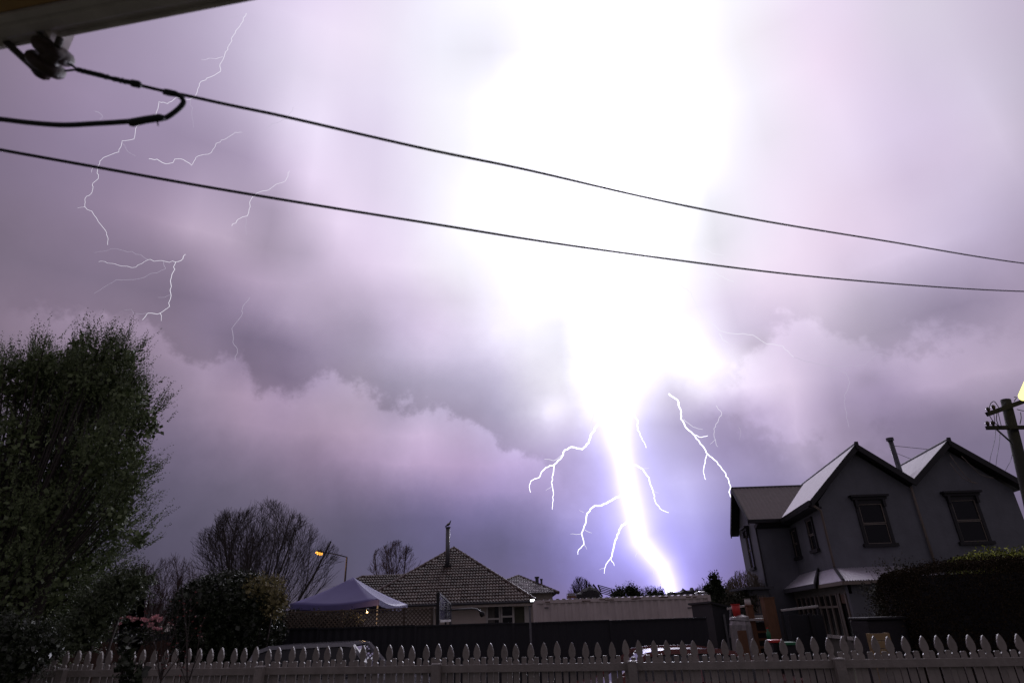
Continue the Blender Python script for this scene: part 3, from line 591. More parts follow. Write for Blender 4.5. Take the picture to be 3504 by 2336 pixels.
rail_profile([(.071, -.014), (.089, -.014), (.089, .09), (.071, .09)], 'gutter_paint', 'fascia_board')
for k in range(5):
    mb = MB(); mb.prism([A0 + fin * a + Vector((0, 0, z)) for a, z in [(.092 + k * .095, -.004), (.092 + k * .095 + .091, -.004), (.092 + k * .095 + .091, .014), (.092 + k * .095, .014)]], fdir * LEN); mb.build('soffit_board', 'soffit_lamplit', t)
# roof sheet above
mb = MB(); mb.prism([A0 + fin * a + Vector((0, 0, z)) for a, z in [(-.03, .085), (-.03, .092), (.8, .38), (.8, .372)]], fdir * LEN); mb.build('roof_sheet', 'gutter_paint', t)
# wedge plate by the bracket
mb = MB(); q0 = at(118, 66, YI - .03); q1 = at(204, 56, YI - .03); q2 = at(170, 131, YI - .03)
mb.prism([q0, q1, q2], fin * -.05 + Vector((0, 0, -.004))); mb.build('corner_plate', 'plate_paint', t)
mb = MB(); mb.prism([at(-60, 100, YI), at(140, 62, YI), at(150, 128, YI), at(62, 142, YI), at(-60, 175, YI)], fin * .03); mb.build('gutter_end_piece', 'gutter_paint', t)

ins = thing('wire_insulator', 'weathered brown spool insulator and steel arm bolted under the eave', 'insulator', at(60, 160, YI))
ax = (at(215, 145, YI - .03) - at(145, 265, YI + .02)).normalized()       # spool axis
def disc(px, py, Y, r, th):
    c = at(px, py, Y); m = MB(); pr = [(-th, r * .55), (-th * .9, r * .85), (-th * .35, r), (th * .35, r), (th * .9, r * .86), (th, r * .55)]
    m.tube([c + ax * a for a, _ in pr], [b for _, b in pr], 20); return m
kk = zc(at(180, 200, YI)) / FPX
disc(182, 176, YI - .01, 64 * kk, 21 * kk).build('spool_flange', 'porcelain', ins, True)
disc(156, 222, YI + .006, 60 * kk, 21 * kk).build('spool_flange', 'porcelain', ins, True)
m = MB(); m.tube([at(190, 170, YI - .03), at(140, 250, YI + .02)], 30 * kk, 12); m.build('spool_neck', 'porcelain', ins, True)
m = MB(); m.tube([at(206, 132, YI - .04), at(196, 160, YI - .035)], 11 * kk, 10); m.tube([at(146, 240, YI + .02), at(138, 258, YI + .025), at(134, 266, YI + .027)], [28 * kk, 26 * kk, 14 * kk], 8); m.build('bolt_head', 'weathered_steel', ins)['kind'] = 'stuff'
m = MB(); m.bar(at(26, 150, YI), at(140, 254, YI + .01), 26 * kk, 20 * kk); m.build('arm', 'weathered_steel', ins)
m = MB(); m.bar(at(140, 120, YI - .02), at(175, 165, YI - .02), 34 * kk, 12 * kk); m.build('mounting_strap', 'weathered_steel', ins)

def wire(name, label, px, Y0, Y1, r, sub=6, wob=0, x0=None, x1=None, seed=3):
    rd = random.Random(seed); q = np.array(px, float); n = len(q) * sub
    s = np.concatenate([[0], np.cumsum(np.hypot(*np.diff(q, axis=0).T))]); u = np.linspace(0, s[-1], n)
    # smooth through the points with a Catmull-Rom
    def cr(t):
        i = min(max(np.searchsorted(s, t) - 1, 0), len(q) - 2); f = (t - s[i]) / (s[i + 1] - s[i])
        p0, p1, p2, p3 = q[max(i - 1, 0)], q[i], q[i + 1], q[min(i + 2, len(q) - 1)]
        m1 = (p2 - p0) / max(s[min(i + 1, len(q) - 1)] - s[max(i - 1, 0)], 1e-6) * (s[i + 1] - s[i]); m2 = (p3 - p1) / max(s[min(i + 2, len(q) - 1)] - s[i], 1e-6) * (s[i + 1] - s[i])
        return (2 * f**3 - 3 * f**2 + 1) * p1 + (f**3 - 2 * f**2 + f) * m1 + (-2 * f**3 + 3 * f**2) * p2 + (f**3 - f**2) * m2
    P = []
    for t_ in u:
        x, y = cr(t_); k = t_ / s[-1]; Y = 1 / ((1 - k) / Y0 + k / Y1); P.append(at(x, y + (rd.uniform(-wob, wob) if wob else 0), Y))
    m = MB(); m.tube(P, r, 8); o = m.build(name, 'wire_rubber', None, True, loc=P[0]); tag(o, label, 'wire'); return o, P
V = lambda a: [(x * K, y * K) for x, y in a]
_, WP = wire('overhead_wire', 'upper overhead wire running from the spool insulator across the sky', [(268,240),(330,258),(452,286),(560,312),(640,328)] + V([(520,240),(640,265),(870,318),(1000,347),(1200,388),(1450,446),(1600,478),(1780,512),(2050,556),(2250,590),(2380,608),(2700,640)]), YI, 6.5, .0042, 6, .0)
wire('overhead_wire', 'lower overhead wire sagging right across the sky below the other one', V([(-120,322),(0,344),(200,380),(450,425),(700,467),(1000,515),(1250,555),(1500,590),(1800,628),(2100,655),(2352,669),(2650,672)]), 1.25, 6.5, .0047)
wire('cable_loop', 'thick black cable looping back under the upper wire to the frame edge', [(-120,396),(0,408),(100,420),(215,428),(330,423),(440,416),(560,405),(600,382),(628,352),(622,335),(603,324),(560,316)], 1.1, YI, .0062, 8)
fit = thing('wire_fittings', 'black helical grip, ferrule and tape-wrapped splices on the wires by the insulator', 'wire clamp', at(470, 285, YI))
def along(pts, r, n=8, Y=YI): 
    m = MB(); m.tube([at(x, y, Y) for x, y in pts], [a * kk for a in r], n); return m
m = MB()
for i in range(26):   # wrapped grip, one turn after another
    f = i / 25; x, y = 268 + f * 180, 240 + f * 44; j = random.uniform(-1.3, 1.3)
    if 14 < i < 17: continue
    m.tube([at(x - 3, y + 7 + j, YI - .001), at(x, y - 7 + j, YI - .004), at(x + 4, y - 6 + j, YI + .002), at(x + 2, y + 8 + j, YI + .003)], 3.1 * kk, 5)
m.build('helical_grip', 'wire_rubber', fit)
along([(268,239),(450,285)], [6, 6]).build('grip_core', 'wire_rubber', fit, True)
along([(448,284),(452,285),(476,290),(481,291)], [8, 12, 12, 8]).build('ferrule', 'wire_rubber', fit, True)
along([(562,311),(570,316),(602,322),(610,320)], [7, 11, 10, 6]).build('tape_wrap', 'wire_rubber', fit, True)
along([(440,423),(450,420),(500,410),(548,403),(562,402)], [8, 13, 12, 12, 7]).build('tape_wrap', 'wire_rubber', fit, True)
along([(538,412),(541,430)], [3, 2]).build('tape_tail', 'wire_rubber', fit, True)
m = MB(); m.tube([at(232,218,YI), at(246,224,YI), at(262,236,YI), at(268,240,YI)], 4 * kk, 6); m.tube([at(222,243,YI), at(250,240,YI), at(268,240,YI)], 4 * kk, 6); m.build('thimble', 'wire_rubber', fit, True)

# ================================================================== PICKET FENCE
FA = at(60, 2230, 8.0); FB = at(3560, 2165, 6.36)
u = Vector((FB.x - FA.x, FB.y - FA.y, 0)); FL = u.length; u.normalize(); w = Vector((u.y, -u.x, 0))   # w faces the camera
ztop = lambda s: FA.z + (FB.z - FA.z) * s / FL
fence = thing('picket_fence', 'pale painted picket fence with spear-headed tall and short pickets along the front yard', 'fence', (FA.x, FA.y, 0))
def picket_mesh(tall):
    W_ = .031 if tall else .0235
    if tall: prof = [(W_, 0), (W_, 1.395), (.021, 1.408), (.020, 1.418), (.030, 1.432), (.0355, 1.455), (.034, 1.485), (.024, 1.520), (.011, 1.548), (0, 1.560)]
    else: prof = [(W_, 0), (W_, 1.43), (.019, 1.437), (0, 1.437)]
    if not tall: prof = [(a, b) for a, b in prof]
    pts = [(a, b) for a, b in prof] + [(-a, b) for a, b in reversed(prof) if a > 0]
    m = MB(); d = .011
    m.prism([u * a + Vector((0, 0, b)) + w * d for a, b in pts], w * -2 * d)
    me = bpy.data.meshes.new('picket'); me.from_pydata(m.v, [], m.f); me.materials.append(MATS['picket_paint']); me.validate()
    return me
mt, ms = picket_mesh(True), picket_mesh(False)
def fence_s(px):
    """distance along the fence of the vertical seen at photo column px"""
    d = on(px, 2230, FA, w); return (d - FA).dot(u)
PER = .1417; s0 = fence_s(1502) % PER; nP = int(FL / PER) + 2
for i in range(nP):
    s = s0 + i * PER; base = FA + u * s; top = ztop(s); 
    for me_, ds, H in ((mt, 0, 1.560), (ms, PER / 2, 1.437 + .0)):
        z = ztop(s + ds) - 1.56 + random.gauss(0, .005)
        if me_ is ms: z -= .012
        o = piece(me_, 'picket', (base.x + u.x * ds, base.y + u.y * ds, z), fence, (0, 0, random.gauss(0, .012)))
        o.rotation_euler.y = random.gauss(0, .006)
def fence_rail(dz, h):
    m = MB(); a = FA - u * 1.0; b = FA + u * (FL + .6)
    m.bar(Vector((a.x, a.y, ztop(-1) - dz)) + w * .031, Vector((b.x, b.y, ztop(FL + .6) - dz)) + w * .031, .036, h); o = m.build('rail', 'picket_paint', fence); bevel(o, .003); return o
fence_rail(.232, .072); fence_rail(1.18, .072)
for px in (-380, 251, 911, 1502, 2158, 2853, 3560):
    s = fence_s(px) + .0; p = FA + u * s; m = MB(); z = ztop(s) - .190
    p = Vector((p.x, p.y, 0)); m.hexa(p - u * .045 + w * .052, u * .09, w * .075, Vector((0, 0, z)))
    o = m.build('post', 'picket_paint', fence); bevel(o, .004)
    m = MB(); m.hexa(p - u * .049 + w * .048 + Vector((0, 0, z + .001)), u * .098, w * .083, Vector((0, 0, .012))); m.build('post_cap', 'white_paint', fence)

# ================================================================== FAR SIDE OF THE ROAD
# dark sheet fence
t = thing('dark_fence', 'long plain near-black boundary fence across the road', 'fence', (0, 16, 0))
top = lambda x: 1.69 - .012 * (x + 6) * .5
PW_, x = 2.36, -12.0
me_cache = None
while x < 4.4:
    m = MB(); zt = top(x); n_ = 12; st = PW_ / n_; wv = []
    for i in range(n_ * 2 + 1):
        xx = x + .03 + (PW_ - .06) * i / (n_ * 2); wv.append((xx, 16 + (.012 if i % 2 else 0)))
    m.add([(a, b, .05) for a, b in wv] + [(a, b, zt) for a, b in wv] , [(i, i + 1, i + 2 + n_ * 2, i + 1 + n_ * 2) for i in range(n_ * 2)])
    m.build('fence_panel', 'slate_paint', t)
    m = MB(); m.box((x, 15.985, (zt + .02) / 2), (.06, .06, zt + .02)); m.build('post', 'slate_paint', t)
    m = MB(); m.box((x + PW_ / 2, 15.99, zt + .008), (PW_ - .06, .045, .035)); m.build('top_rail', 'slate_paint', t)
    x += PW_
# lattice
LA = at(955, 2172, 16.3); LB = at(1492, 2145, 16.3); LTa = at(977, 2096, 16.3); LTb = at(1484, 2079, 16.3)
lx0, lx1 = at(950, 2100, 16.3).x, LTb.x; lz0, lz1 = 1.66, (LTa.z + LTb.z) / 2
t = thing('lattice_screen', 'brown diagonal garden lattice standing along the dark fence under the gazebo', 'lattice', ((lx0 + lx1) / 2, 16.3, 0))
LH = lz1 - lz0; LW = lx1 - lx0; sp = .098
for sgn, yy in ((1, 16.29), (-1, 16.305)):
    c = -LH
    while c < LW:
        a0, a1 = max(0, c), min(LW, c + LH)
        if a1 - a0 > .04:
            z0, z1 = (a0 - c), (a1 - c)
            p, q = (lx0 + a0, yy, lz0 + z0), (lx0 + a1, yy, lz0 + z1)
            if sgn < 0: p, q = (lx0 + LW - a0, yy, lz0 + z0), (lx0 + LW - a1, yy, lz0 + z1)
            m = MB(); m.bar(p, q, .008, .026, (0, 1, 0)) if False else m.bar(p, q, .026, .008, (0, 1, 0)); m.build('slat', 'lattice_wood', t)
        c += sp
for px in (957, 1169, 1384, 1480):
    X = at(px, 2090, 16.3).x; m = MB(); m.box((X, 16.33, lz1 / 2 + .02), (.07, .05, lz1 + .04)); m.build('post', 'lattice_wood', t)
m = MB(); m.box(((lx0 + lx1) / 2, 16.30, lz1 + .012), (LW, .05, .03)); m.build('top_rail', 'lattice_wood', t)

# brown timber fence left of the round shrub
t = thing('brown_fence', 'low reddish-brown timber fence behind the pink blossoms', 'fence', (-11, 15, 0))
for i in range(52):
    X = -15.5 + i * .152; m = MB(); m.box((X, 15.2 + random.uniform(-.006, .006), .78), (.142, .02, 1.56 + random.uniform(-.02, .02))); m.build('board', 'brown_fence', t)
m = MB(); m.box((-11.5, 15.235, 1.2), (8, .04, .08)); m.build('rail', 'brown_fence', t)

# gazebo
gA, gB, gC = at(994, 2064, 18.8), at(1297, 2050, 17.4), at(1394, 2067, 20.6)
gD = gA + gC - gB; gT = at(1209, 1974, (gA.y + gC.y) / 2)
t = thing('gazebo', 'pop-up gazebo with a violet cloth canopy and white poles behind the lattice', 'gazebo', ((gA.x + gC.x) / 2, (gA.y + gC.y) / 2, 0))
m = MB()
def cloth(c0, c1, ap, n=9):
    V_ = []; F_ = []
    for i in range(n + 1):
        f = i / n
        for j in range(n + 1):
            g_ = j / n; p = c0.lerp(c1, g_).lerp(ap, f); sag = math.sin(math.pi * g_) * (1 - f) * .10 + math.sin(math.pi * f) * .05
            V_.append(p - Vector((0, 0, sag)))
    for i in range(n):
        for j in range(n): a = i * (n + 1) + j; F_.append((a, a + 1, a + n + 2, a + n + 1))
    return V_, F_
for a, b in ((gA, gB), (gB, gC), (gC, gD), (gD, gA)): m.add(*cloth(a, b, gT))
o = m.build('canopy', 'canopy_cloth', t, True); sm = o.modifiers.new('thick', 'SOLIDIFY'); sm.thickness = .01
m = MB()
for a, b in ((gA, gB), (gB, gC), (gC, gD), (gD, gA)):
    n = 10; tv = [a.lerp(b, i / n) - Vector((0, 0, math.sin(math.pi * i / n) * .10)) for i in range(n + 1)]
    m.add(tv + [p - Vector((0, 0, .135 + .012 * math.sin(i * 2.1))) for i, p in enumerate(tv)], [(i, i + 1, i + n + 2, i + n + 1) for i in range(n)])
o = m.build('valance', 'canopy_cloth', t); sm = o.modifiers.new('thick', 'SOLIDIFY'); sm.thickness = .012
for p in (gA, gB, gC, gD):
    q = p.lerp(gT, .03); m = MB(); m.tube([(q.x, q.y, 0), (q.x, q.y, q.z - .03)], .022, 8); m.build('pole', 'white_paint', t)

# little lit garden lamp seen through the lattice
p = at(1256, 2090, 16.8); t = thing('garden_lamp', 'small glowing warm lamp shining through the lattice under the gazebo', 'lamp', (p.x, p.y, 0))
m = MB(); m.tube([p - Vector((0, 0, .035)), p + Vector((0, 0, .035))], [.022, .022], 8); m.build('bulb', 'lamp_warm', t, True)
m = MB(); m.tube([(p.x, p.y, 0), (p.x, p.y, p.z - .05)], .015, 6); m.build('stand', 'flue_steel', t)
m = MB(); m.tube([p + Vector((0, 0, .04)), p + Vector((0, 0, .07))], [.06, .02], 8); m.build('hood', 'flue_steel', t)
ld = bpy.data.lights.new('garden_lamp_light', 'POINT'); ld.energy = 5; ld.color = (1, .6, .28); ld.shadow_soft_size = .04
lo = bpy.data.objects.new('garden_lamp_light', ld); COL.objects.link(lo); lo.parent = t; lo.location = Vector((p.x, p.y + .12, p.z)) - t.location

# ------------------------------------------------------------------ bungalow
Yb = 31.5
eR = at(1834, 2055, Yb); eZ = eR.z; ap = at(1553, 1874, 36.0); eL = Vector((2 * ap.x - eR.x, Yb, eZ)); 
bg_ = thing('bungalow', 'low house with a steep brown tiled hip roof and a tall steel flue', 'house', (ap.x, 34, 0))
m = MB(); back = 46.0; ap2 = Vector((ap.x, back - 4.5, ap.z))
bR, bL = Vector((eR.x, back, eZ)), Vector((eL.x, back, eZ))
m.add([eL, eR, bR, bL, ap, ap2], [(0, 1, 4), (1, 2, 5, 4), (2, 3, 5), (3, 0, 4, 5), (3, 2, 1, 0)])
roof = m.build('roof', 'roof_under', bg_)
def tile_mesh(Wt, Lt):
    """interlocking tile with two rolls; x across, y up the slope, z off the roof"""
    xs = [0, .10, .22, .34, .46, .5, .60, .72, .84, .96, 1.0]; zs = [.0, .028, .042, .028, .002, 0, .028, .042, .028, .002, 0]
    V_ = []; 
    for yy, lift in ((0, .055), (Lt * 1.12, .0)):
        for a, b in zip(xs, zs): V_.append(((a - .5) * Wt, yy, b + lift))
    n = len(xs); F_ = [(i, i + 1, i + n + 1, i + n) for i in range(n - 1)]
    for a, b in zip(xs, zs): V_.append(((a - .5) * Wt, 0, b * .2 + .0))
    F_ += [(2 * n + i, 2 * n + i + 1, i + 1, i) for i in range(n - 1)]
    me = bpy.data.meshes.new('tile'); me.from_pydata(V_, [], F_); me.materials.append(MATS['tile']); return me
def tile_slope(parent, e0, e1, a0, a1, course, Wt, cap_parts, host):
    """tiles on the slope with eave e0-e1 and ridge a0-a1 (a0 may equal a1)"""
    x = (e1 - e0).normalized(); mid = (a0 + a1) / 2; up = mid - e0; up = up - x * up.dot(x); H = up.length; y = up.normalized(); z = x.cross(y)
    if z.z < 0: z = -z
    me = tile_mesh(Wt, course); rows = int(H / course); L = (e1 - e0).length; l0 = (a0 - e0).dot(x); l1 = (a1 - e0).dot(x); items = []
    for r in range(rows + 1):
        h = r * course; f = min(1, (h + course * .5) / H); xa, xb = l0 * f, L + (l1 - L) * f
        n = int((xb - xa) / Wt)
        k0 = math.ceil(xa / Wt - .35); k1 = math.floor(xb / Wt - .65)
        for k in range(k0, k1 + 1): items.append((e0 + x * ((k + .5) * Wt + (.5 * Wt * (r % 2) * 0)) + y * (h - .04) + z * .012, r))
    M = Matrix((x, y, z)).transposed().to_euler(); stuffV = []; stuffF = []
    for i, (p, r) in enumerate(items):
        if i < cap_parts:
            o = piece(me, 'tile', p + z * random.uniform(0, .008), host, M); o.rotation_euler.z += random.gauss(0, .008)
        else:
            n0 = len(stuffV); 
            for v_ in me.vertices: q = p + x * v_.co.x + y * v_.co.y + z * (v_.co.z + random.uniform(0, .002)); stuffV.append(tuple(q))
            for f_ in me.polygons: stuffF.append(tuple(n0 + a for a in f_.vertices))
    if stuffV:
        m = MB(); m.add(stuffV, stuffF); o = m.build('upper_tiles', 'tile', host); o['kind'] = 'stuff'
tile_slope(bg_, eL, eR, ap, ap, .262, .31, 300, roof)
def ridge(p, q, host, r=.085, step=.36, m_='ridge_tile', joined=False):
    d = (q - p); n = max(1, int(d.length / step)); d /= n
    mm = MB()
    for i in range(n):
        a = p + d * i; b = a + d * 1.1; k = MB() if not joined else mm
        k.tube([a + Vector((0, 0, .01)), b + Vector((0, 0, .0))], [r * 1.08, r * .92], 7)
        if not joined: k.build('ridge_cap', m_, host)
    if joined: mm.build('ridge_cap', m_, host)
ridge(eR + Vector((0, 0, .04)), ap, roof); ridge(eL + Vector((0, 0, .04)), ap, roof); ridge(ap, ap2, roof, joined=True)
# lower wing roof to the left
wr0 = at(1238, 1973, 37.0); wr1 = Vector((ap.x - 1.5, 37, wr0.z)); we = 34.2; wz = eZ
wl = Vector((wr0.x - 2.6, we, wz)); wrr = Vector((eL.x + 2.6, we, wz))
m = MB(); m.add([wl, wrr, wr1, wr0, Vector((wr0.x - 2.6, 40, wz)), Vector((wr1.x, 40, wz))], [(0, 1, 2, 3), (0, 3, 4), (4, 3, 2, 5), (0, 4, 5, 1)])
wing = m.build('wing_roof', 'roof_under', bg_)
tile_slope(bg_, wl, Vector((wr1.x, we, wz)), wr0, wr1, .262, .31, 0, wing)
ridge(wl, wr0, wing, joined=True); ridge(wr0, wr1, wing, joined=True)
# walls, eaves, windows
wy = Yb + .55
m = MB(); m.box(((eL.x + eR.x) / 2, (wy + back - .5) / 2, eZ / 2), (eR.x - eL.x - 1.0, back - .5 - wy, eZ - .02)); m.build('wall', 'bungalow_wall', bg_)
m = MB(); m.box(((wl.x + .5 + eL.x) / 2, 37.1, wz / 2), (eL.x - wl.x, 5, wz - .02)); m.build('wall', 'bungalow_wall', bg_)
m = MB(); m.tube([(eL.x, Yb - .05, eZ - .02), (eR.x + .05, Yb - .05, eZ - .02)], .065, 8); m.build('gutter', 'gutter_metal', bg_)
m = MB(); m.box(((eL.x + eR.x) / 2, Yb + .02, eZ - .11), (eR.x - eL.x, .025, .16)); m.build('fascia_board', 'bungalow_wall', bg_)
def simple_window(x0, x1, z0, z1, y, host, cols=1, rows=2, fr='white_paint', th=.05, curtain=None, zsplit=None):
    m = MB(); cx_, cz = (x0 + x1) / 2, (z0 + z1) / 2
    for a, b, c_, d_ in ((cx_, z1 + th / 2, x1 - x0 + 2 * th, th), (cx_, z0 - th / 2, x1 - x0 + 2 * th, th)): m.box((a, y - .02, b), (c_, .07, d_))
    for a in (x0 - th / 2, x1 + th / 2): m.box((a, y - .02, cz), (th, .068, z1 - z0))
    for i in range(1, rows):
        zz = z0 + (z1 - z0) * (zsplit if zsplit else i / rows); m.box((cx_, y - .015, zz), (x1 - x0, .05, th * .8))
    for i in range(1, cols): m.box((x0 + (x1 - x0) * i / cols, y - .012, cz), (th * .8, .045, z1 - z0))
    f = m.build('window', fr, host)
    m = MB(); m.box((cx_, y + .012, cz), (x1 - x0, .008, z1 - z0)); m.build('pane', 'glass', f)
    m = MB(); m.box((cx_, y - .03, z0 - th - .02), (x1 - x0 + 3 * th, .14, .04)); m.build('sill', fr, f)
    if curtain:
        n = 12; m = MB(); a, b = curtain
        m.add([(a + (b - a) * i / n, y - .0 + (.004 if i % 2 else -.004), z0) for i in range(n + 1)] + [(a + (b - a) * i / n, y + (.004 if i % 2 else -.004), z1) for i in range(n + 1)], [(i, i + 1, i + n + 2, i + n + 1) for i in range(n)]); m.build('curtain', 'curtain', f)
    return f
X = lambda px, py=2095: at(px, py, wy).x
Z = lambda px, py: at(px, py, wy).z
simple_window(X(1670), X(1707), 1.25, Z(1690, 2073), wy - .03, bg_, 1, 2, th=.10, curtain=(X(1671), X(1693)), zsplit=.5)
simple_window(X(1719), X(1753), 1.25, Z(1736, 2072), wy - .03, bg_, 1, 2, th=.10, zsplit=.58)
m = MB(); m.box((X(1780), wy - .03, 1.3), (.75, .03, 2.0)); m.build('side_panel', 'leaf_brownish', bg_)
m = MB(); m.box((X(1802), wy - .06, 1.25), (.22, .08, 2.5)); m.build('corner_board', 'white_paint', bg_)
# flue
fb = on(1531, 1937, eL, Vector((0, -(ap.z - eZ), 4.5)).normalized()); ftz = at(1533, 1805, fb.y).z
m = MB(); m.tube([(fb.x, fb.y, fb.z - .15), (fb.x, fb.y, ftz)], .118, 14); fl = m.build('flue', 'flue_steel', bg_, True)
m = MB(); m.tube([(fb.x, fb.y, ftz), (fb.x, fb.y, ftz + .04)], .15, 14); m.build('cowl', 'gutter_metal', fl)
m = MB(); m.box((fb.x, fb.y - .05, fb.z - .02), (.4, .35, .16)); m.build('flashing', 'roof_under', fl)
# glowing box added as the bolt's reflection on the gutter end; post below
p = at(1822, 2053, 31.2); t = thing('bolt_glint', 'small glowing white box added as the lightning reflection at the corner of the tiled roof eave', 'glint', p)
m = MB(); m.box(p, (.24, .07, .13)); m.build('glint_box', 'gutter_metal', t); m = MB(); m.box(p + Vector((0, -.04, 0)), (.2, .012, .10)); m.build('lens', 'glint_glow', t)  # front face glows to stand for the reflected bolt, no lamp here
m = MB(); m.bar(p + Vector((0, .0, 0)), Vector((p.x, Yb + .02, p.z)), .03, .03); m.build('added_bracket', 'gutter_metal', t)
p = at(1812, 2075, 15.8); t = thing('slim_post', 'slim grey post rising above the dark fence at the end of the tiled house', 'post', (p.x, 15.7, 0))
m = MB(); m.box((p.x, 15.7, p.z / 2), (.05, .05, p.z)); m.build('shaft', 'flue_steel', t); m = MB(); m.box((p.x, 15.7, p.z + .01), (.07, .07, .02)); m.build('cap', 'gutter_metal', t)

# magpie on the flue
c = Vector((fb.x + .02, fb.y, ftz + .04)); k = .95
t = thing('magpie', 'black and white bird perched on top of the tall steel flue with its beak raised', 'bird', c)
m = MB(); prof = [(-.20, .02, .008), (-.15, .05, .022), (-.10, .085, .042), (-.03, .13, .062), (.05, .18, .064), (.085, .235, .045), (.10, .275, .034), (.115, .305, .036), (.13, .335, .026), (.148, .375, .009), (.158, .41, .002)]
m.tube([c + Vector((a * k, 0, b * k)) for a, b, r in prof], [r * k for a, b, r in prof], 10); m.build('body', 'bird_black', t, True)
m = MB(); pr = [(-.12, .105, .012), (-.05, .165, .042), (.03, .215, .045), (.07, .25, .02)]
m.tube([c + Vector((a * k, -.03 * k, b * k - .01)) for a, b, r in pr], [r * k for a, b, r in pr], 8); m.build('nape_patch', 'bird_white', t, True)
for sy in (-.025, .025):
    m = MB(); m.tube([c + Vector((.02, sy, .10)), c + Vector((.03, sy, .02)), c + Vector((.02, sy, .0))], .007, 5); m.tube([c + Vector((-.01, sy, .004)), c + Vector((.07, sy, .004))], .006, 5); m.build('leg', 'bird_black', t)
for sy in (-1, 1):
    m = MB(); pr = [(.06, .21, .012), (-.02, .15, .03), (-.12, .085, .018), (-.2, .035, .004)]
    m.tube([c + Vector((a * k, sy * .05 * k, b * k)) for a, b, r in pr], [r * k for a, b, r in pr], 6); m.build('wing', 'bird_black', t, True)

# house roof further back with two thin pipes
Yr = 44.0; a_ = at(1774, 1970, Yr + 3.2); lo_ = at(1700, 2050, Yr); hz = 1.75 + (2120 - 2042) / 2038 * Yr * .93
eL2 = Vector((a_.x - 3.4, Yr, hz)); eR2 = Vector((at(1912, 2040, Yr).x, Yr, hz)); r2 = Vector((a_.x + (eR2.x - a_.x) * .0, a_.y, a_.z))
hb = thing('far_house', 'far pale-spotted tiled roof with two thin pipes beside the long steel container', 'house', (a_.x, Yr + 3, 0))
m = MB(); m.add([eL2, eR2, r2, Vector((eL2.x, Yr + 8, hz)), Vector((eR2.x, Yr + 8, hz)), Vector((r2.x, Yr + 5, r2.z))], [(0, 1, 2), (1, 4, 5, 2), (4, 3, 5), (3, 0, 2, 5), (3, 4, 1, 0)]); rf = m.build('roof', 'roof_under', hb)
MATS['tile_pale'] = mat('tile_pale', (.42, .40, .42), .35, .35, 5, .2, island=.4)
_old = MATS['tile']; MATS['tile'] = MATS['tile_pale']; tile_slope(hb, eL2, eR2, r2, r2, .30, .34, 0, rf); MATS['tile'] = _old
for o in rf.children: o.data.materials[0] = MATS['tile_pale']
ridge(eR2, r2, rf, .11, joined=True); ridge(eL2, r2, rf, .11, joined=True)
m = MB(); m.box(((eL2.x + eR2.x) / 2, Yr + 4, hz / 2), (eR2.x - eL2.x - .8, 7, hz)); m.build('wall', 'bungalow_wall', hb)
for px, y0, y1, r_ in ((1839, 1977, 2015, .12), (1855, 1984, 2037, .07)):
    q = at(px, y1, Yr + 1.5); tz = at(px, y0, Yr + 1.5).z; m = MB(); m.tube([(q.x, q.y, q.z - .6), (q.x, q.y, tz)], r_, 8); m.tube([(q.x, q.y, tz), (q.x, q.y, tz + .1)], r_ * 1.4, 8); m.build('flue', 'gutter_metal', hb)

# ------------------------------------------------------------------ metal framed screen and curved lamp arm
t = thing('framed_screen', 'dark metal framed mesh screen standing edge-on beside the lattice', 'screen', at(1500, 2127, 17))
p0, p1, p2 = (at(1500, 2028, 17), at(1498, 2124, 17)), (at(1526, 2052, 19), at(1526, 2123, 19)), (at(1541, 2065, 20.5), at(1541, 2122, 20.5))
for (a, b), w_ in zip((p0, p1, p2), (.09, .05, .05)):
    m = MB(); m.bar((b.x, b.y, 0), a, w_, w_); m.build('upright', 'villa_trim', t)
for a, b in ((p0[0], p2[0]),): m = MB(); m.bar(a, b, .05, .05); m.build('top_rail', 'villa_trim', t)
m = MB(); m.bar(p0[1] + Vector((.04, 0, 0)), p2[1], .05, .06); m.build('bottom_rail', 'white_paint', t)
m = MB(); m.add([p0[0], p2[0], p2[1], p0[1]], [(0, 1, 2, 3)]); o = m.build('mesh_panel', 'glass', t); sm = o.modifiers.new('thick', 'SOLIDIFY'); sm.thickness = .01
t = thing('curved_lamp', 'unlit lamp on a long curved arm in front of the pale house wall', 'lamp', (p2[0].x, 20.5, 0))
m = MB(); m.tube([at(1541, 2086, 20.5), at(1580, 2083, 20.5), at(1615, 2081, 20.5), at(1632, 2083, 20.5), at(1642, 2090, 20.5), at(1648, 2098, 20.5)], .028, 8); m.build('arm', 'flue_steel', t, True)
m = MB(); q = at(1650, 2100, 20.5); m.tube([at(1644, 2092, 20.5), q, at(1653, 2108, 20.5)], [.05, .09, .06], 10); m.build('lamp_head', 'rubber', t, True)
m = MB(); m.tube([(p2[0].x + .02, 20.5, 0), (p2[0].x + .02, 20.5, at(1541, 2080, 20.5).z)], .03, 8); m.build('post', 'flue_steel', t)

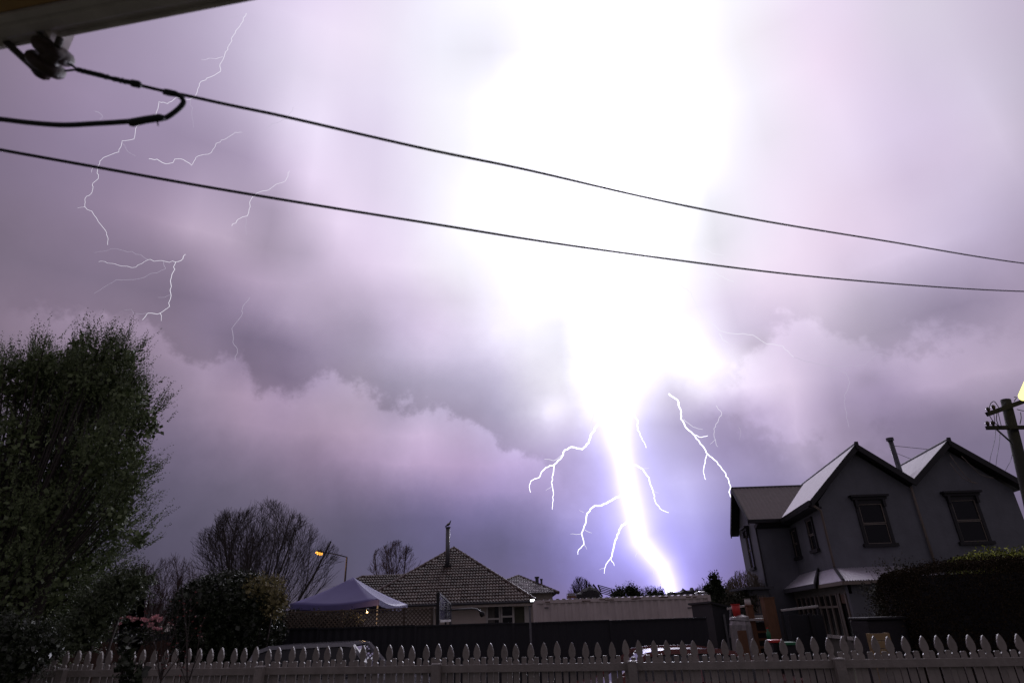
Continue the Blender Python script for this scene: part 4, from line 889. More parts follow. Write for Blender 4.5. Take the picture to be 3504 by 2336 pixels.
# ------------------------------------------------------------------ street lamp
Ys = 44.0; pt = at(1187, 1905, Ys); pe = at(1107, 1888, Ys - 1)
t = thing('street_lamp', 'tall street lamp with a lit orange head beyond the gazebo', 'street lamp', (pt.x, Ys, 0))
m = MB(); m.tube([(pt.x, Ys, 0), (pt.x, Ys, pt.z)], [.10, .055], 8); m.build('pole', 'gutter_metal', t)
m = MB(); m.tube([pt, pt.lerp(pe, .5) + Vector((0, 0, .03)), pe], .038, 6); m.build('arm', 'gutter_metal', t)
m = MB(); h0, h1 = at(1107, 1890, Ys - 1), at(1082, 1885, Ys - 1.1); m.tube([h0, h0.lerp(h1, .3), h0.lerp(h1, .8), h1], [.05, .14, .13, .04], 10); m.build('lamp_head', 'gutter_metal', t, True)
m = MB(); m.tube([h0.lerp(h1, .1) - Vector((0, .05, .09)), h0.lerp(h1, .5) - Vector((0, .08, .13)), h1 - Vector((0, .05, .07))], [.07, .12, .06], 10); m.build('lens', 'lamp_sodium', t, True)
ld = bpy.data.lights.new('street_lamp_light', 'POINT'); ld.energy = 70; ld.color = (1, .45, .12); ld.shadow_soft_size = .2
lo = bpy.data.objects.new('street_lamp_light', ld); COL.objects.link(lo); lo.parent = t; lo.location = h1 - Vector((0, .4, .45)) - t.location

# ------------------------------------------------------------------ shipping container and what lies on it
Yc = 23.0; cl, cr_ = at(1826, 2052, Yc), at(2430, 2040, Yc); ctz = (cl.z + cr_.z) / 2 + .02
t = thing('shipping_container', 'long taupe corrugated steel container behind the dark fence', 'container', ((cl.x + cr_.x) / 2, Yc + 1.2, 0))
m = MB(); n = 24; pit = (cr_.x - cl.x - .2) / n; pts = []
for i in range(n):
    x = cl.x + .1 + i * pit; pts += [(x, 0), (x + pit * .28, 0), (x + pit * .5, .036), (x + pit * .78, .036)]
pts.append((cr_.x - .1, 0))
m.add([(a, Yc + .02 + b, .2) for a, b in pts] + [(a, Yc + .02 + b, ctz - .1) for a, b in pts], [(i, i + 1, i + 1 + len(pts), i + len(pts)) for i in range(len(pts) - 1)])
m.build('side_panel', 'container_steel', t)
m = MB(); m.box(((cl.x + cr_.x) / 2, Yc + .03, ctz - .05), (cr_.x - cl.x, .07, .10)); m.build('top_rail', 'container_steel', t)
m = MB(); m.box(((cl.x + cr_.x) / 2, Yc + .03, .12), (cr_.x - cl.x, .08, .17)); m.build('bottom_rail', 'container_steel', t)
for xx in (cl.x + .05, cr_.x - .05): m = MB(); m.box((xx, Yc + .02, ctz / 2), (.1, .1, ctz)); m.build('corner_post', 'container_steel', t)
m = MB(); rp = []
for i in range(28): x = cl.x + .05 + (cr_.x - cl.x - .1) * i / 28; s_ = (cr_.x - cl.x - .1) / 28; rp += [(x, 0), (x + s_ * .3, .0), (x + s_ * .45, .035), (x + s_ * .8, .035)]
rp.append((cr_.x - .05, 0))
m.add([(a, Yc + .02, ctz + .004 + b) for a, b in rp] + [(a, Yc + 2.4, ctz + .004 + b) for a, b in rp], [(i, i + 1, i + 1 + len(rp), i + len(rp)) for i in range(len(rp) - 1)]); m.build('roof_panel', 'iron_roof', t)
for xx in (cl.x + .02, cr_.x - .02): m = MB(); m.box((xx, Yc + 1.25, ctz / 2), (.03, 2.3, ctz - .1)); m.build('end_panel', 'container_steel', t)
for k in range(9):
    x = cl.x + .3 + random.random() * (cr_.x - cl.x - .6); m = MB(); m.box((x, Yc - .008, ctz - .03 - random.random() * .04), (.12 + random.random() * .3, .006, .03)); m.build('rust_patch', 'rust', t)
for px in (1870, 2360):
    q = at(px, 2078, Yc); m = MB(); m.box((q.x, Yc - .0, q.z), (.14, .03, .035)); m.build('vent', 'gutter_metal', t)
zt_ = ctz + .04
q = at(1955, 2036, Yc + .5); t = thing('timber_block', 'small pale timber block lying on the container roof', 'timber', (q.x, Yc + .5, zt_))
m = MB(); m.box((q.x, Yc + .5, zt_ + .05), (.30, .3, .06)); m.build('batten', 'brown_timber', t); m = MB(); m.box((q.x, Yc + .5, zt_ + .13), (.27, .26, .09)); m.build('block', 'silver_sheet', t)
def lump(name, label, cat, pxs, py_top, Y, m_, depth=.7, seed=0, n=34, group=None, zb=None):
    """a heap under a cover: outline points (px, py) along its top"""
    rd = random.Random(seed); zb = zt_ if zb is None else zb; pts = [at(x, y, Y) for x, y in pxs]; c = pts[len(pts) // 2]
    V_ = []; F_ = []; nb = 7; k = len(pts)
    for j in range(nb):
        f = j / (nb - 1); ang = (f - .5) * math.pi; yy = Y + math.sin(ang) * depth / 2; hh = math.cos(ang) ** .5 if 0 < j < nb - 1 else 0
        for p in pts: V_.append((p.x + rd.uniform(-.03, .03), yy + rd.uniform(-.03, .03), zb + max(0, (p.z - zb)) * hh + rd.uniform(-.015, .02) * (hh > 0)))
    for j in range(nb - 1):
        for i in range(k - 1): a = j * k + i; F_.append((a, a + 1, a + 1 + k, a + k))
    m = MB(); m.add(V_, F_); o = m.build(name, m_, None, False, loc=(c.x, Y, zb)); tag(o, label, cat, group); return o
lump('covered_heap', 'black covered heap on the container roof beside the tilted rack', 'heap', [(1968,2044),(1972,2030),(1984,2026),(1992,2014),(2006,2012),(2014,2006),(2024,2008),(2036,2012),(2046,2018),(2050,2036),(2056,2044)], 0, Yc + 1.1, 'dark_tarp', .9, 5)
lump('covered_heap', 'small black heap at the foot of the lightning stroke on the container roof', 'heap', [(2280,2042),(2284,2028),(2296,2022),(2310,2026),(2322,2024),(2334,2018),(2338,2012),(2346,2020),(2362,2018),(2366,2008),(2370,2018),(2380,2024),(2388,2042)], 0, Yc + 1.3, 'dark_tarp', .6, 6)
q = at(2398, 2036, Yc + .3)
t = thing('plastic_sheet', 'shiny crumpled plastic sheet at the far end of the container roof', 'sheet', (q.x, Yc + .3, zt_)); m = MB()
m.add([(q.x + (i - 3) * .07 + random.uniform(-.02, .02), Yc + .1 + j * .1, zt_ + .03 + random.random() * .07 * (0 < i < 6)) for j in range(4) for i in range(7)], [(j * 7 + i, j * 7 + i + 1, j * 7 + i + 8, j * 7 + i + 7) for j in range(3) for i in range(6)]); m.build('sheet', 'silver_sheet', t)
t = thing('tilted_rack', 'tilted ladder-like rack with dark posts and thin slats on the container roof', 'rack', at(2055, 2040, Yc + 1.6))
Yk = Yc + 1.6
m = MB(); m.bar(at(2029, 1998, Yk), at(2062, 2040, Yk), .06, .06); m.build('post', 'villa_trim', t)
m = MB(); m.bar(at(2046, 2000, Yk), at(2056, 2024, Yk), .08, .05); m.build('post', 'villa_trim', t)
m = MB(); m.bar(at(2092, 2016, Yk + .6), at(2098, 2040, Yk + .6), .05, .05); m.build('post', 'villa_trim', t)
for k in range(5):
    m = MB(); m.bar(at(2047 + k * 2.2, 2001 + k * 6.5, Yk - .02), at(2093 + k * 1.2, 2014 + k * 6, Yk + .55), .022, .03); m.build('slat', 'villa_trim', t)

# dark lean-to shed past the container
t = thing('dark_shed', 'low dark shed with a sloping roof between the container and the cluttered yard', 'shed', at(2480, 2100, 18))
a, b = at(2434, 2062, 18.6), at(2540, 2092, 18.6)
m = MB(); m.prism([Vector((a.x, 18.6, 0)), Vector((b.x, 18.6, 0)), Vector((b.x, 18.6, b.z)), a], (0, 2.2, 0)); m.build('wall', 'slate_paint', t)
m = MB(); m.prism([a + Vector((-.06, -.1, .0)), b + Vector((.08, -.1, 0)), b + Vector((.08, -.1, .05)), a + Vector((-.06, -.1, .05))], (0, 2.5, 0)); m.build('roof', 'villa_trim', t)
for px in (2478, 2520): q = at(px, 2100, 18.5); m = MB(); m.box((q.x, 18.55, q.z / 2), (.05, .05, q.z)); m.build('post', 'flue_steel', t)

# ================================================================== TWO-STOREY GREY HOUSE
YF = 24.0; AZ = math.radians(9.5); bd = Vector((math.sin(AZ), math.cos(AZ), 0)); sn_ = (math.cos(AZ), -math.sin(AZ), 0)
a1 = at(2929, 1521, YF - .4); e1 = at(2774, 1713, YF - .4); vv = at(3128, 1642, YF - .4); a2 = at(3245, 1507, YF - .4); e2 = at(3490, 1644, YF - .4)
vv.z = (vv.z); xc = 11.8
e2 = a2 + (e2 - a2) * 1.12
villa = thing('grey_house', 'grey two-storey house with twin gables and a side wing above the lean-to sunroom', 'house', (14, 27, 0))
def house_part(name, m_, f, parent=None):
    m = MB(); f(m); return m.build(name, m_, parent or villa)
ze = e1.z - .12
# walls (solid blocks)
fw = [Vector((xc, YF, 0)), Vector((e2.x - .35, YF, 0)), Vector((e2.x - .35, YF, e2.z - .05)), Vector((a2.x, YF, a2.z - .22)), Vector((vv.x, YF, vv.z - .22)), Vector((a1.x, YF, a1.z - .22)), Vector((xc, YF, ze + .14))]
house_part('wall', 'villa_wall', lambda m: m.prism(fw, bd * 9.5))
wf = 29.0; wxl = at(2608, 1910, wf).x; wl0 = Vector((wxl, wf, 0)); wdep = 4.6
wer = at(2569, 1779, wf - .4); wea = at(2506, 1673, wf + 2.4); wze = wer.z
wgab = [wl0, wl0 + bd * wdep, wl0 + bd * wdep + Vector((0, 0, wze - .12)), wl0 + bd * (wdep / 2) + Vector((0, 0, wea.z - .2)), wl0 + Vector((0, 0, wze - .08))]
house_part('wall', 'villa_wall', lambda m: m.prism(wgab, (13.4 - wxl, 0, 0)))
# roofs : thick corrugated slabs
def slab(a, b, ext, th=.06):
    return lambda m: m.prism([a, b, b - Vector((0, 0, th)), a - Vector((0, 0, th))], ext)
def corrugated(name, a, b, ext, m_='iron_roof', pitch=.12, amp=.016, parent=None):
    """a-b: line up the slope, ext: direction along the eave; ridges run up the slope"""
    a, b, ext = Vector(a), Vector(b), Vector(ext); L = ext.length; n = int(L / pitch) * 2; nrm = (b - a).cross(ext).normalized()
    if nrm.z < 0: nrm = -nrm
    V_ = []
    for k in (a, b):
        for i in range(n + 1): V_.append(k + ext * (i / n) + nrm * (amp if i % 2 else -amp))
    m = MB(); m.add(V_, [(i, i + 1, i + n + 2, i + n + 1) for i in range(n)]); return m.build(name, m_, parent or villa)
up = Vector((0, 0, .03))
Lr = 9.0
house_part('roof', 'gutter_metal', slab(e1, a1, bd * Lr)); corrugated('roof_sheet', e1 + up, a1 + up, bd * Lr)
house_part('roof', 'gutter_metal', slab(vv, a1, bd * Lr)); corrugated('roof_sheet', vv + up, a1 + up, bd * Lr)
house_part('roof', 'gutter_metal', slab(vv - Vector((0, 0, .01)), a2, bd * Lr)); corrugated('roof_sheet', vv + up, a2 + up, bd * Lr)
house_part('roof', 'gutter_metal', slab(e2, a2, bd * Lr)); corrugated('roof_sheet', e2 + up, a2 + up, bd * Lr)
for a in (a1, a2):
    house_part('ridge_cap', 'gutter_metal', lambda m, a=a: m.tube([a + Vector((0, 0, .03)), a + bd * Lr + Vector((0, 0, .03))], .07, 7))
# bargeboards with returns
def barge(a, b, w_=.24):
    def f(m):
        o_ = Vector((0, -.04, .05)); m.prism([a + o_, b + o_, b + o_ - Vector((0, 0, w_ * 1.15)), a + o_ - Vector((0, 0, w_ * 1.15))], (0, .045, 0))
    return f
for a, b in ((e1, a1), (a1, vv), (vv, a2), (a2, e2)):
    house_part('bargeboard', 'villa_trim', barge(a, b))
    house_part('soffit', 'villa_trim', lambda m, a=a, b=b: m.prism([a + Vector((0, .01, -.10)), b + Vector((0, .01, -.10)), b + Vector((0, .01, -.13)), a + Vector((0, .01, -.13))], (0, .42, 0)))
house_part('finial', 'villa_trim', lambda m: m.box(a1 + Vector((0, -.05, -.04)), (.12, .08, .3)))
house_part('finial', 'villa_trim', lambda m: m.box(a2 + Vector((0, -.05, -.04)), (.12, .08, .3)))
# side eave: gutter + soffit of the left slope
house_part('gutter', 'villa_trim', lambda m: m.prism([e1 + Vector((-.06, 0, -.14)), e1 + Vector((.05, 0, -.14)), e1 + Vector((.05, 0, .02)), e1 + Vector((-.1, 0, .02))], bd * 5.1))
house_part('soffit', 'villa_trim', lambda m: m.prism([e1 + Vector((0, .3, -.15)), Vector((xc + .03, e1.y + .3, e1.z - .17)), Vector((xc + .03, e1.y + .3, e1.z - .25)), e1 + Vector((0, .3, -.18))], bd * 4.9))
# wing roof
wa, wb_ = wer.copy(), wea.copy(); bk = Vector((wa.x, 0, 0))
wr_front = (Vector((wea.x + .05, wf - .4, wze)), Vector((wea.x + .05, wf + 2.4, wea.z)))
wx0 = wea.x
def P_(x, d, z): return Vector((x, wf, 0)) + bd * d + Vector((0, 0, z))
A_, Bq, Cq = P_(wxl - .38, -.4, wze), P_(wxl - .38, wdep / 2, wea.z), P_(wxl - .38, wdep + .4, wze)
wl_ = 15.2 - A_.x
house_part('wing_roof', 'gutter_metal', slab(A_, Bq, (wl_, 0, 0))); corrugated('roof_sheet', A_ + up, Bq + up, (wl_ - .5, 0, 0), 'wing_roof', .2, .012)
house_part('wing_roof', 'gutter_metal', slab(Cq, Bq, (wl_, 0, 0))); corrugated('roof_sheet', Cq + up, Bq + up, (wl_, 0, 0), 'wing_roof', .2, .012)
house_part('ridge_cap', 'gutter_metal', lambda m: m.tube([Bq + up, Bq + up + Vector((wl_, 0, 0))], .06, 7))
for a, b in ((A_, Bq), (Bq, Cq)):
    house_part('bargeboard', 'villa_trim', lambda m, a=a, b=b: m.prism([a + Vector((-.03, 0, .06)), b + Vector((-.03, 0, .06)), b + Vector((-.03, 0, -.2)), a + Vector((-.03, 0, -.2))], (.05, 0, 0)))
    house_part('soffit', 'villa_trim', lambda m, a=a, b=b: m.prism([a + Vector((.02, 0, -.08)), b + Vector((.02, 0, -.08)), b + Vector((.02, 0, -.12)), a + Vector((.02, 0, -.12))], (.4, 0, 0)))
house_part('gutter', 'villa_trim', lambda m: m.prism([A_ + Vector((0, -.08, -.14)), A_ + Vector((0, .06, -.14)), A_ + Vector((0, .06, .02)), A_ + Vector((0, -.1, .02))], (1.85, 0, 0)))
house_part('soffit', 'villa_trim', lambda m: m.prism([A_ + Vector((.4, .0, -.16)), A_ + Vector((.4, .5, -.16)), A_ + Vector((.4, .5, -.34)), A_ + Vector((.4, .3, -.34))], (1.6, 0, 0)))
# sash windows on a wall: origin point p, along t, outward n
def sash(p, tdir, n, w_, h, hood=True, parent=None):
    tdir, n, z = Vector(tdir).normalized(), Vector(n).normalized(), Vector((0, 0, 1)); p = Vector(p)
    def bb(m, x0, x1, z0, z1, d0, d1): m.hexa(p + tdir * x0 + n * d0 + z * z0, tdir * (x1 - x0), n * (d1 - d0), z * (z1 - z0))
    m = MB(); f = .12
    bb(m, -w_/2 - f, -w_/2, -h/2, h/2, -.02, .06); bb(m, w_/2, w_/2 + f, -h/2, h/2, -.02, .06); bb(m, -w_/2 - f - .08, w_/2 + f + .08, -h/2 - .12, -h/2, -.02, .12)
    if hood:
        bb(m, -w_/2 - f - .02, w_/2 + f + .02, h/2, h/2 + .16, -.02, .07); bb(m, -w_/2 - f - .16, w_/2 + f + .16, h/2 + .26, h/2 + .34, -.02, .24)
        bb(m, -w_/2 - f - .10, w_/2 + f + .10, h/2 + .16, h/2 + .26, -.02, .15)
        for s_ in (-1, 1): bb(m, s_ * (w_/2 + f - .04) - .05, s_ * (w_/2 + f - .04) + .05, h/2 - .12, h/2 + .16, .06, .15)
    else: bb(m, -w_/2 - f, w_/2 + f, h/2, h/2 + .1, -.02, .07)
    fr = m.build('window', 'villa_trim', parent or villa)
    m = MB(); k = .03
    for a, b in ((-h/2, -.01), (.01, h/2)):
        d = 0 if a < 0 else .018
        bb(m, -w_/2, -w_/2 + k, a, b, -.015 + d, .025 + d); bb(m, w_/2 - k, w_/2, a, b, -.015 + d, .025 + d); bb(m, -w_/2 + k, w_/2 - k, a, a + k, -.015 + d, .025 + d); bb(m, -w_/2 + k, w_/2 - k, b - k, b, -.015 + d, .025 + d)
    m.build('sash', 'sash_paint', fr)
    m = MB(); bb(m, -w_/2 + .01, w_/2 - .01, -h/2 + .01, h/2 - .01, -.008, .004); m.build('pane', 'glass', fr)
    return fr
def rect_front(tl, tr, bl, br):
    P4 = [at(*q, YF) for q in (tl, tr, bl, br)]; xc_ = sum(p.x for p in P4) / 4; w_ = (P4[1].x - P4[0].x + P4[3].x - P4[2].x) / 2; z1 = (P4[0].z + P4[1].z) / 2; z0 = (P4[2].z + P4[3].z) / 2
    sash((xc_, YF, (z0 + z1) / 2), (1, 0, 0), (0, -1, 0), w_, z1 - z0)
rect_front((2933,1725), (3013,1723), (2970,1860), (3052,1858)); rect_front((3252,1712), (3332,1710), (3293,1853), (3380,1851))
pcn = (xc, YF, 0)
sd_n = (-math.cos(AZ), math.sin(AZ), 0)
for tl_, br_ in (((2762,1772), (2800,1888)), ((2711,1808), (2741,1912))):
    p, q = on(*tl_, pcn, sn_), on(*br_, pcn, sn_); z1, z0 = p.z - .12, q.z + .12; y_ = (p.y + q.y) / 2; wid = .72
    sash(Vector(pcn) + bd * ((y_ - YF) / bd.y) + Vector((0, 0, (z0 + z1) / 2)), bd, sd_n, wid, z1 - z0, hood=False)
pw = wl0 + bd * 2.3; z1, z0 = on(2566, 1822, wl0, sn_).z, on(2588, 1938, wl0, sn_).z
sash(Vector((pw.x, pw.y, (z0 + z1) / 2)), bd, sd_n, .8, z1 - z0, hood=True)
# downpipes
m = MB(); d0 = at(3118, 1668, YF - .08); d1 = at(3197, 1920, YF - .08); m.tube([d0 + Vector((0, .0, .05)), Vector((d0.x, YF - .08, d0.z - .2)), Vector((d0.x + .01, YF - .08, 2.6))], .045, 8); m.build('downpipe', 'timber_trim', villa, True)
m = MB(); p = Vector((xc - .02, YF - .07, e1.z - .32)); m.tube([e1 + Vector((.04, .05, -.12)), p, Vector((xc - .02, YF - .07, 2.75))], .045, 8); m.build('downpipe', 'timber_trim', villa, True)
m = MB(); p = Vector((wxl - .05, wf - .05, wze - .3)); m.tube([p, Vector((p.x, p.y, 0))], .04, 6); m.build('downpipe', 'villa_trim', villa, True)
# flue with stay rods
f0, f1 = at(3079, 1608, YF + 1.0), at(3046, 1506, YF + 1.0); xf = (f0.x + f1.x) / 2
m = MB(); m.tube([f0 - Vector((0, 0, .3)), f1], .10, 10); fl = m.build('flue', 'gutter_metal', villa, True)
m = MB(); m.tube([f1 - Vector((0, 0, .02)), f1 + Vector((0, 0, .10))], .15, 10); m.build('cowl', 'gutter_metal', fl)
for q, px in ((f1.lerp(f0, .18), (3180, 1537)), (f1.lerp(f0, .40), (3118, 1570))):
    m = MB(); m.tube([q, at(px[0], px[1], YF + 1.5)], .012, 4); m.build('stay_rod', 'gutter_metal', fl)

# sunroom / lean-to
sr = thing('sunroom', 'single-storey lean-to sunroom with pale window frames and a low iron roof', 'sunroom', (11.5, 22, 0))
sy = 21.6; sc_ = at(2893, 1990, sy); sx_, sz = sc_.x, sc_.z - .02; sdep = 8.6
sw0 = Vector((sx_, sy, 0)); sw1 = sw0 + bd * sdep
frx = at(3075, 1968, sy).x + 1.5
m = MB(); m.prism([sw0, sw1, Vector((15, sw1.y, 0)), Vector((frx, sy, 0))], (0, 0, .85)); m.build('lower_wall', 'stucco', sr)
m = MB(); m.hexa(sw0 + Vector((.02, .02, .85)), Vector((.55, 0, 0)), bd * .25, Vector((0, 0, sz - .85))); m.build('corner_wall', 'villa_wall', sr)
m = MB(); m.hexa(Vector((sx_ + .575, sy + .025, 0)), Vector((frx - sx_ - .6, 0, 0)), Vector((0, .12, 0)), Vector((0, 0, sz - .02))); m.build('front_wall', 'villa_wall', sr)
m = MB(); m.hexa(sw0 + Vector((.04, .02, sz - .34)), Vector((.1, 0, 0)), bd * sdep, Vector((0, 0, .3))); m.build('header', 'stucco', sr)
def mull(d, w_=.09, z0=.85, z1=None): 
    m = MB(); m.hexa(sw0 + bd * d + Vector((-.02, 0, z0)), bd * w_, Vector((.1, 0, 0)), Vector((0, 0, (z1 or sz - .3) - z0))); return m
for k, d in enumerate((.30, .98, 1.30, 2.0, 2.75, 3.5, 4.0, 4.7, 5.4, 6.1, 6.9)):
    mull(d, .09 if k % 3 else .14).build('mullion', 'sash_paint' if k % 2 else 'timber_trim', sr)
m = MB(); m.hexa(sw0 + bd * 1.3 + Vector((-.015, 0, sz - .75)), bd * 5.6, Vector((.08, 0, 0)), Vector((0, 0, .07))); m.build('transom', 'sash_paint', sr)
m = MB(); m.hexa(sw0 + bd * .98 + Vector((0, 0, .88)), bd * .34, Vector((.07, 0, 0)), Vector((0, 0, sz - 1.2))); m.build('pier', 'stucco', sr)
for d0_, d1_ in ((.35, .98), (1.35, 2.72), (2.8, 4.68), (4.75, 6.9)):
    m = MB(); m.hexa(sw0 + bd * d0_ + Vector((.035, 0, .86)), bd * (d1_ - d0_), Vector((.008, 0, 0)), Vector((0, 0, sz - 1.2))); m.build('pane', 'glass', sr)
    m = MB(); m.hexa(sw0 + bd * (d0_ + .0) + Vector((-.08, 0, .80)), bd * (d1_ - d0_), Vector((.16, 0, 0)), Vector((0, 0, .10))); m.build('sill', 'white_paint', sr)
for d0_, d1_ in ((4.75, 6.2), (3.0, 3.3), (1.5, 1.75)):
    m = MB(); n = 14; m.add([sw0 + bd * (d0_ + (d1_ - d0_) * i / n) + Vector((.12 + (.02 if i % 2 else 0), 0, .9)) for i in range(n + 1)] + [sw0 + bd * (d0_ + (d1_ - d0_) * i / n) + Vector((.12 + (.02 if i % 2 else 0), 0, sz - .35)) for i in range(n + 1)], [(i, i + 1, i + n + 2, i + n + 1) for i in range(n)]); m.build('curtain', 'curtain', sr)
m = MB(); m.hexa(sw0 + bd * .4 + Vector((.02, 0, sz - .62)), bd * .55, Vector((.02, 0, 0)), Vector((0, 0, .28))); m.build('blind', 'rust', sr)
# its roof: side slope (bright), hip, front slope
zt2 = at(2858, 1945, YF).z + .02; rc0 = Vector((sx_ - .22, sy - .3, sz + .05)); rt0 = Vector((xc, YF, zt2))
side_e = rc0 + bd * 9.4; side_t = rt0 + bd * 7.0
def corr_quad(name, p00, p01, p10, p11, pitch, amp, m_, parent):
    """p00-p01 eave, p10-p11 top"""
    n = int((p01 - p00).length / pitch) * 2; nrm = Vector((0, 0, 1)); V_ = [p00.lerp(p01, i / n) + nrm * (amp if i % 2 else -amp) for i in range(n + 1)] + [p10.lerp(p11, i / n) + nrm * (amp if i % 2 else -amp) for i in range(n + 1)]
    m = MB(); m.add(V_, [(i, i + 1, i + n + 2, i + n + 1) for i in range(n)]); o = m.build(name, m_, parent); return o
mid_e, mid_t = rc0.lerp(side_e, .30), rt0.lerp(side_t, .30)
corr_quad('roof_sheet', rc0, mid_e, rt0, mid_t, .09, .014, 'iron_roof', sr)
corr_quad('roof_sheet', mid_e + Vector((-.15, 0, .05)), side_e + Vector((-.15, 0, .02)), mid_t + Vector((0, 0, .08)), side_t + Vector((0, 0, .05)), .2, .004, 'iron_roof', sr)
fe = Vector((frx, sy - .3, sz + .05)); ft = Vector((frx, YF, zt2)); corr_quad('roof_sheet', rc0, fe, rt0, ft, .09, .016, 'iron_roof', sr)
m = MB(); m.bar(rc0 + Vector((-.02, -.02, -.07)), fe + Vector((0, -.02, -.07)), .05, .11); m.build('gutter', 'timber_trim', sr)
m = MB(); m.bar(rc0 + Vector((-.02, 0, -.07)), mid_e + Vector((-.02, 0, -.07)), .05, .11); m.build('gutter', 'timber_trim', sr)
m = MB(); m.bar(mid_e + Vector((-.17, 0, -.05)), side_e + Vector((-.17, 0, -.08)), .06, .15); m.build('gutter', 'gutter_metal', sr)
m = MB(); m.bar(rc0 + Vector((0, 0, .03)), rt0 + Vector((0, 0, .03)), .10, .03); m.build('hip_flashing', 'gutter_metal', sr)
m = MB(); m.bar(mid_e + Vector((-.17, 0, .03)), mid_t + Vector((0, 0, .1)), .03, .14); m.build('verge', 'gutter_metal', sr)

# small outhouse beyond the sunroom
oy = 26.5; o0, o1 = at(2562, 2022, oy), at(2628, 2015, oy)
oh = thing('small_outhouse', 'narrow outhouse with a flat ledged roof and pale slatted front beside the wing', 'outhouse', (o0.x + .4, oy, 0))
m = MB(); m.box(((o0.x + o1.x) / 2, oy + .8, o1.z / 2), (o1.x - o0.x, 1.6, o1.z)); m.build('wall', 'villa_wall', oh)
m = MB(); m.box(((o0.x + o1.x) / 2 - .05, oy + .7, o1.z + .05), (o1.x - o0.x + .35, 2.1, .09)); m.build('roof', 'gutter_metal', oh)
for px in range(2576, 2624, 9): q = at(px, 2060, oy - .03); m = MB(); m.box((q.x, oy - .03, (at(2590, 2036, oy).z + at(2590, 2098, oy).z) / 2), (.06, .03, at(2590, 2036, oy).z - at(2590, 2098, oy).z)); m.build('slat', 'timber_trim', oh)
m = MB(); m.box((at(2598, 2105, oy).x, oy - .05, at(2598, 2107, oy).z), (.9, .12, .08)); m.build('ledge', 'white_paint', oh)

# ------------------------------------------------------------------ yard clutter
Yy = 17.0
def tall_post(px, y0, y1, w_, Y, label, m_='brown_timber', name='timber_post'):
    a = at((px + 0), y0, Y); t = thing(name, label, 'post', (a.x, Y, 0)); m = MB(); m.box((a.x, Y, a.z / 2), (w_, w_, a.z)); m.build('shaft', m_, t); m = MB(); m.box((a.x, Y, a.z + .012), (w_ + .03, w_ + .03, .024)); m.build('cap', m_, t); return t
tall_post(2562, 2072, 2200, .15, 16.6, 'brown timber post with a pale cup standing on top of it')
tall_post(2624, 2046, 2200, .26, 16.2, 'thick red-brown timber post beside the small outhouse')
q = at(2560, 2068, 16.6); t = thing('pale_cup', 'pale upturned cup on top of the brown timber post', 'cup', q); m = MB(); m.tube([q - Vector((0, 0, .03)), q + Vector((0, 0, .13))], [.085, .07], 12); m.build('body', 'white_paint', t, True); m = MB(); m.tube([q + Vector((0, 0, .13)), q + Vector((0, 0, .145))], .075, 12); m.build('rim', 'silver_sheet', t)
q = at(2519, 2086, 16.4); t = thing('red_tub', 'bright red plastic tub beside the white bar', 'tub', q); m = MB(); m.tube([q - Vector((0, 0, .15)), q + Vector((0, 0, .12))], [.085, .105], 14); m.build('body', 'plastic_red', t, True); m = MB(); m.tube([q + Vector((0, 0, .12)), q + Vector((0, 0, .14))], .112, 14); m.build('rim', 'plastic_red', t)
t = thing('white_bar', 'thin white bar running behind the red tub', 'bar', at(2520, 2078, 17)); m = MB(); m.bar(at(2488, 2082, 17), at(2560, 2070, 17), .05, .045); m.build('rod', 'white_paint', t); m = MB(); m.bar(at(2500, 2080, 17.02), at(2500, 2180, 17.02), .04, .04); m.build('leg', 'flue_steel', t)
# wrapped bin
q = at(2528, 2108, 16.2)
t = thing('wrapped_bin', 'bulky silver sheet-wrapped bin with a shiny lid under the red tub', 'bin', (q.x, 16.2, 0))
m = MB(); pr = [(0, .21), (.4, .24), (.9, .26), (q.z - .18, .25), (q.z - .08, .21)]; n = 18; V_ = []; 
for z, r in pr:
    for j in range(n): an = 2 * math.pi * j / n; rr = r * (1 + .08 * math.sin(j * 2.7 + z * 5)); V_.append((q.x + rr * math.cos(an), 16.2 + rr * math.sin(an), z))
m.add(V_, [(i * n + j, i * n + (j + 1) % n, (i + 1) * n + (j + 1) % n, (i + 1) * n + j) for i in range(len(pr) - 1) for j in range(n)]); m.build('wrapping', 'silver_sheet', t)
m = MB(); m.tube([(q.x, 16.2, q.z - .09), (q.x + .01, 16.2, q.z - .01), (q.x, 16.2, q.z + .02)], [.24, .22, .08], 14); m.build('lid', 'silver_sheet', t)
m = MB(); m.box((q.x - .09, 15.90, (q.z - .3) / 2), (.2, .06, q.z - .3)); m.build('board', 'brown_timber', t)
# barbecue / dark box with timber frame between the posts
q = at(2594, 2118, 16.6); t = thing('dark_hutch', 'dark open hutch with a pale top edge between the two brown posts', 'hutch', (q.x, 16.8, 0))
m = MB(); m.box((q.x, 16.9, (q.z - .06) / 2), (.50, .5, q.z - .06)); m.build('body', 'dark_tarp', t)
m = MB(); m.box((q.x, 16.8, q.z), (.56, .7, .05)); m.build('top', 'white_paint', t)
for k in range(3): m = MB(); m.box((q.x, 16.62, q.z - .28 - k * .17), (.52, .05, .05)); m.build('slat', 'brown_timber', t)
def tray(px, py, Y, w_, m_, label, m2='dark_tarp'):
    q = at(px, py, Y); t = thing('plastic_tray', label, 'tray', (q.x, Y, q.z)); m = MB(); m.box(q, (w_, .3, .05)); bevel(m.build('rim', m_, t), .012); m = MB(); m.box(q - Vector((0, 0, .09)), (w_ * .85, .25, .13)); m.build('body', m2, t)
    m = MB(); m.box((q.x, Y, (q.z - .155) / 2), (w_ * .7, .22, q.z - .155)); m.build('stand', 'dark_tarp', t)
tray(2650, 2192, 12.6, .20, 'plastic_red', 'pinkish-red edged tray just above the pickets'); tray(2692, 2200, 12.4, .26, 'plastic_green', 'green edged tray beside the red one above the pickets')
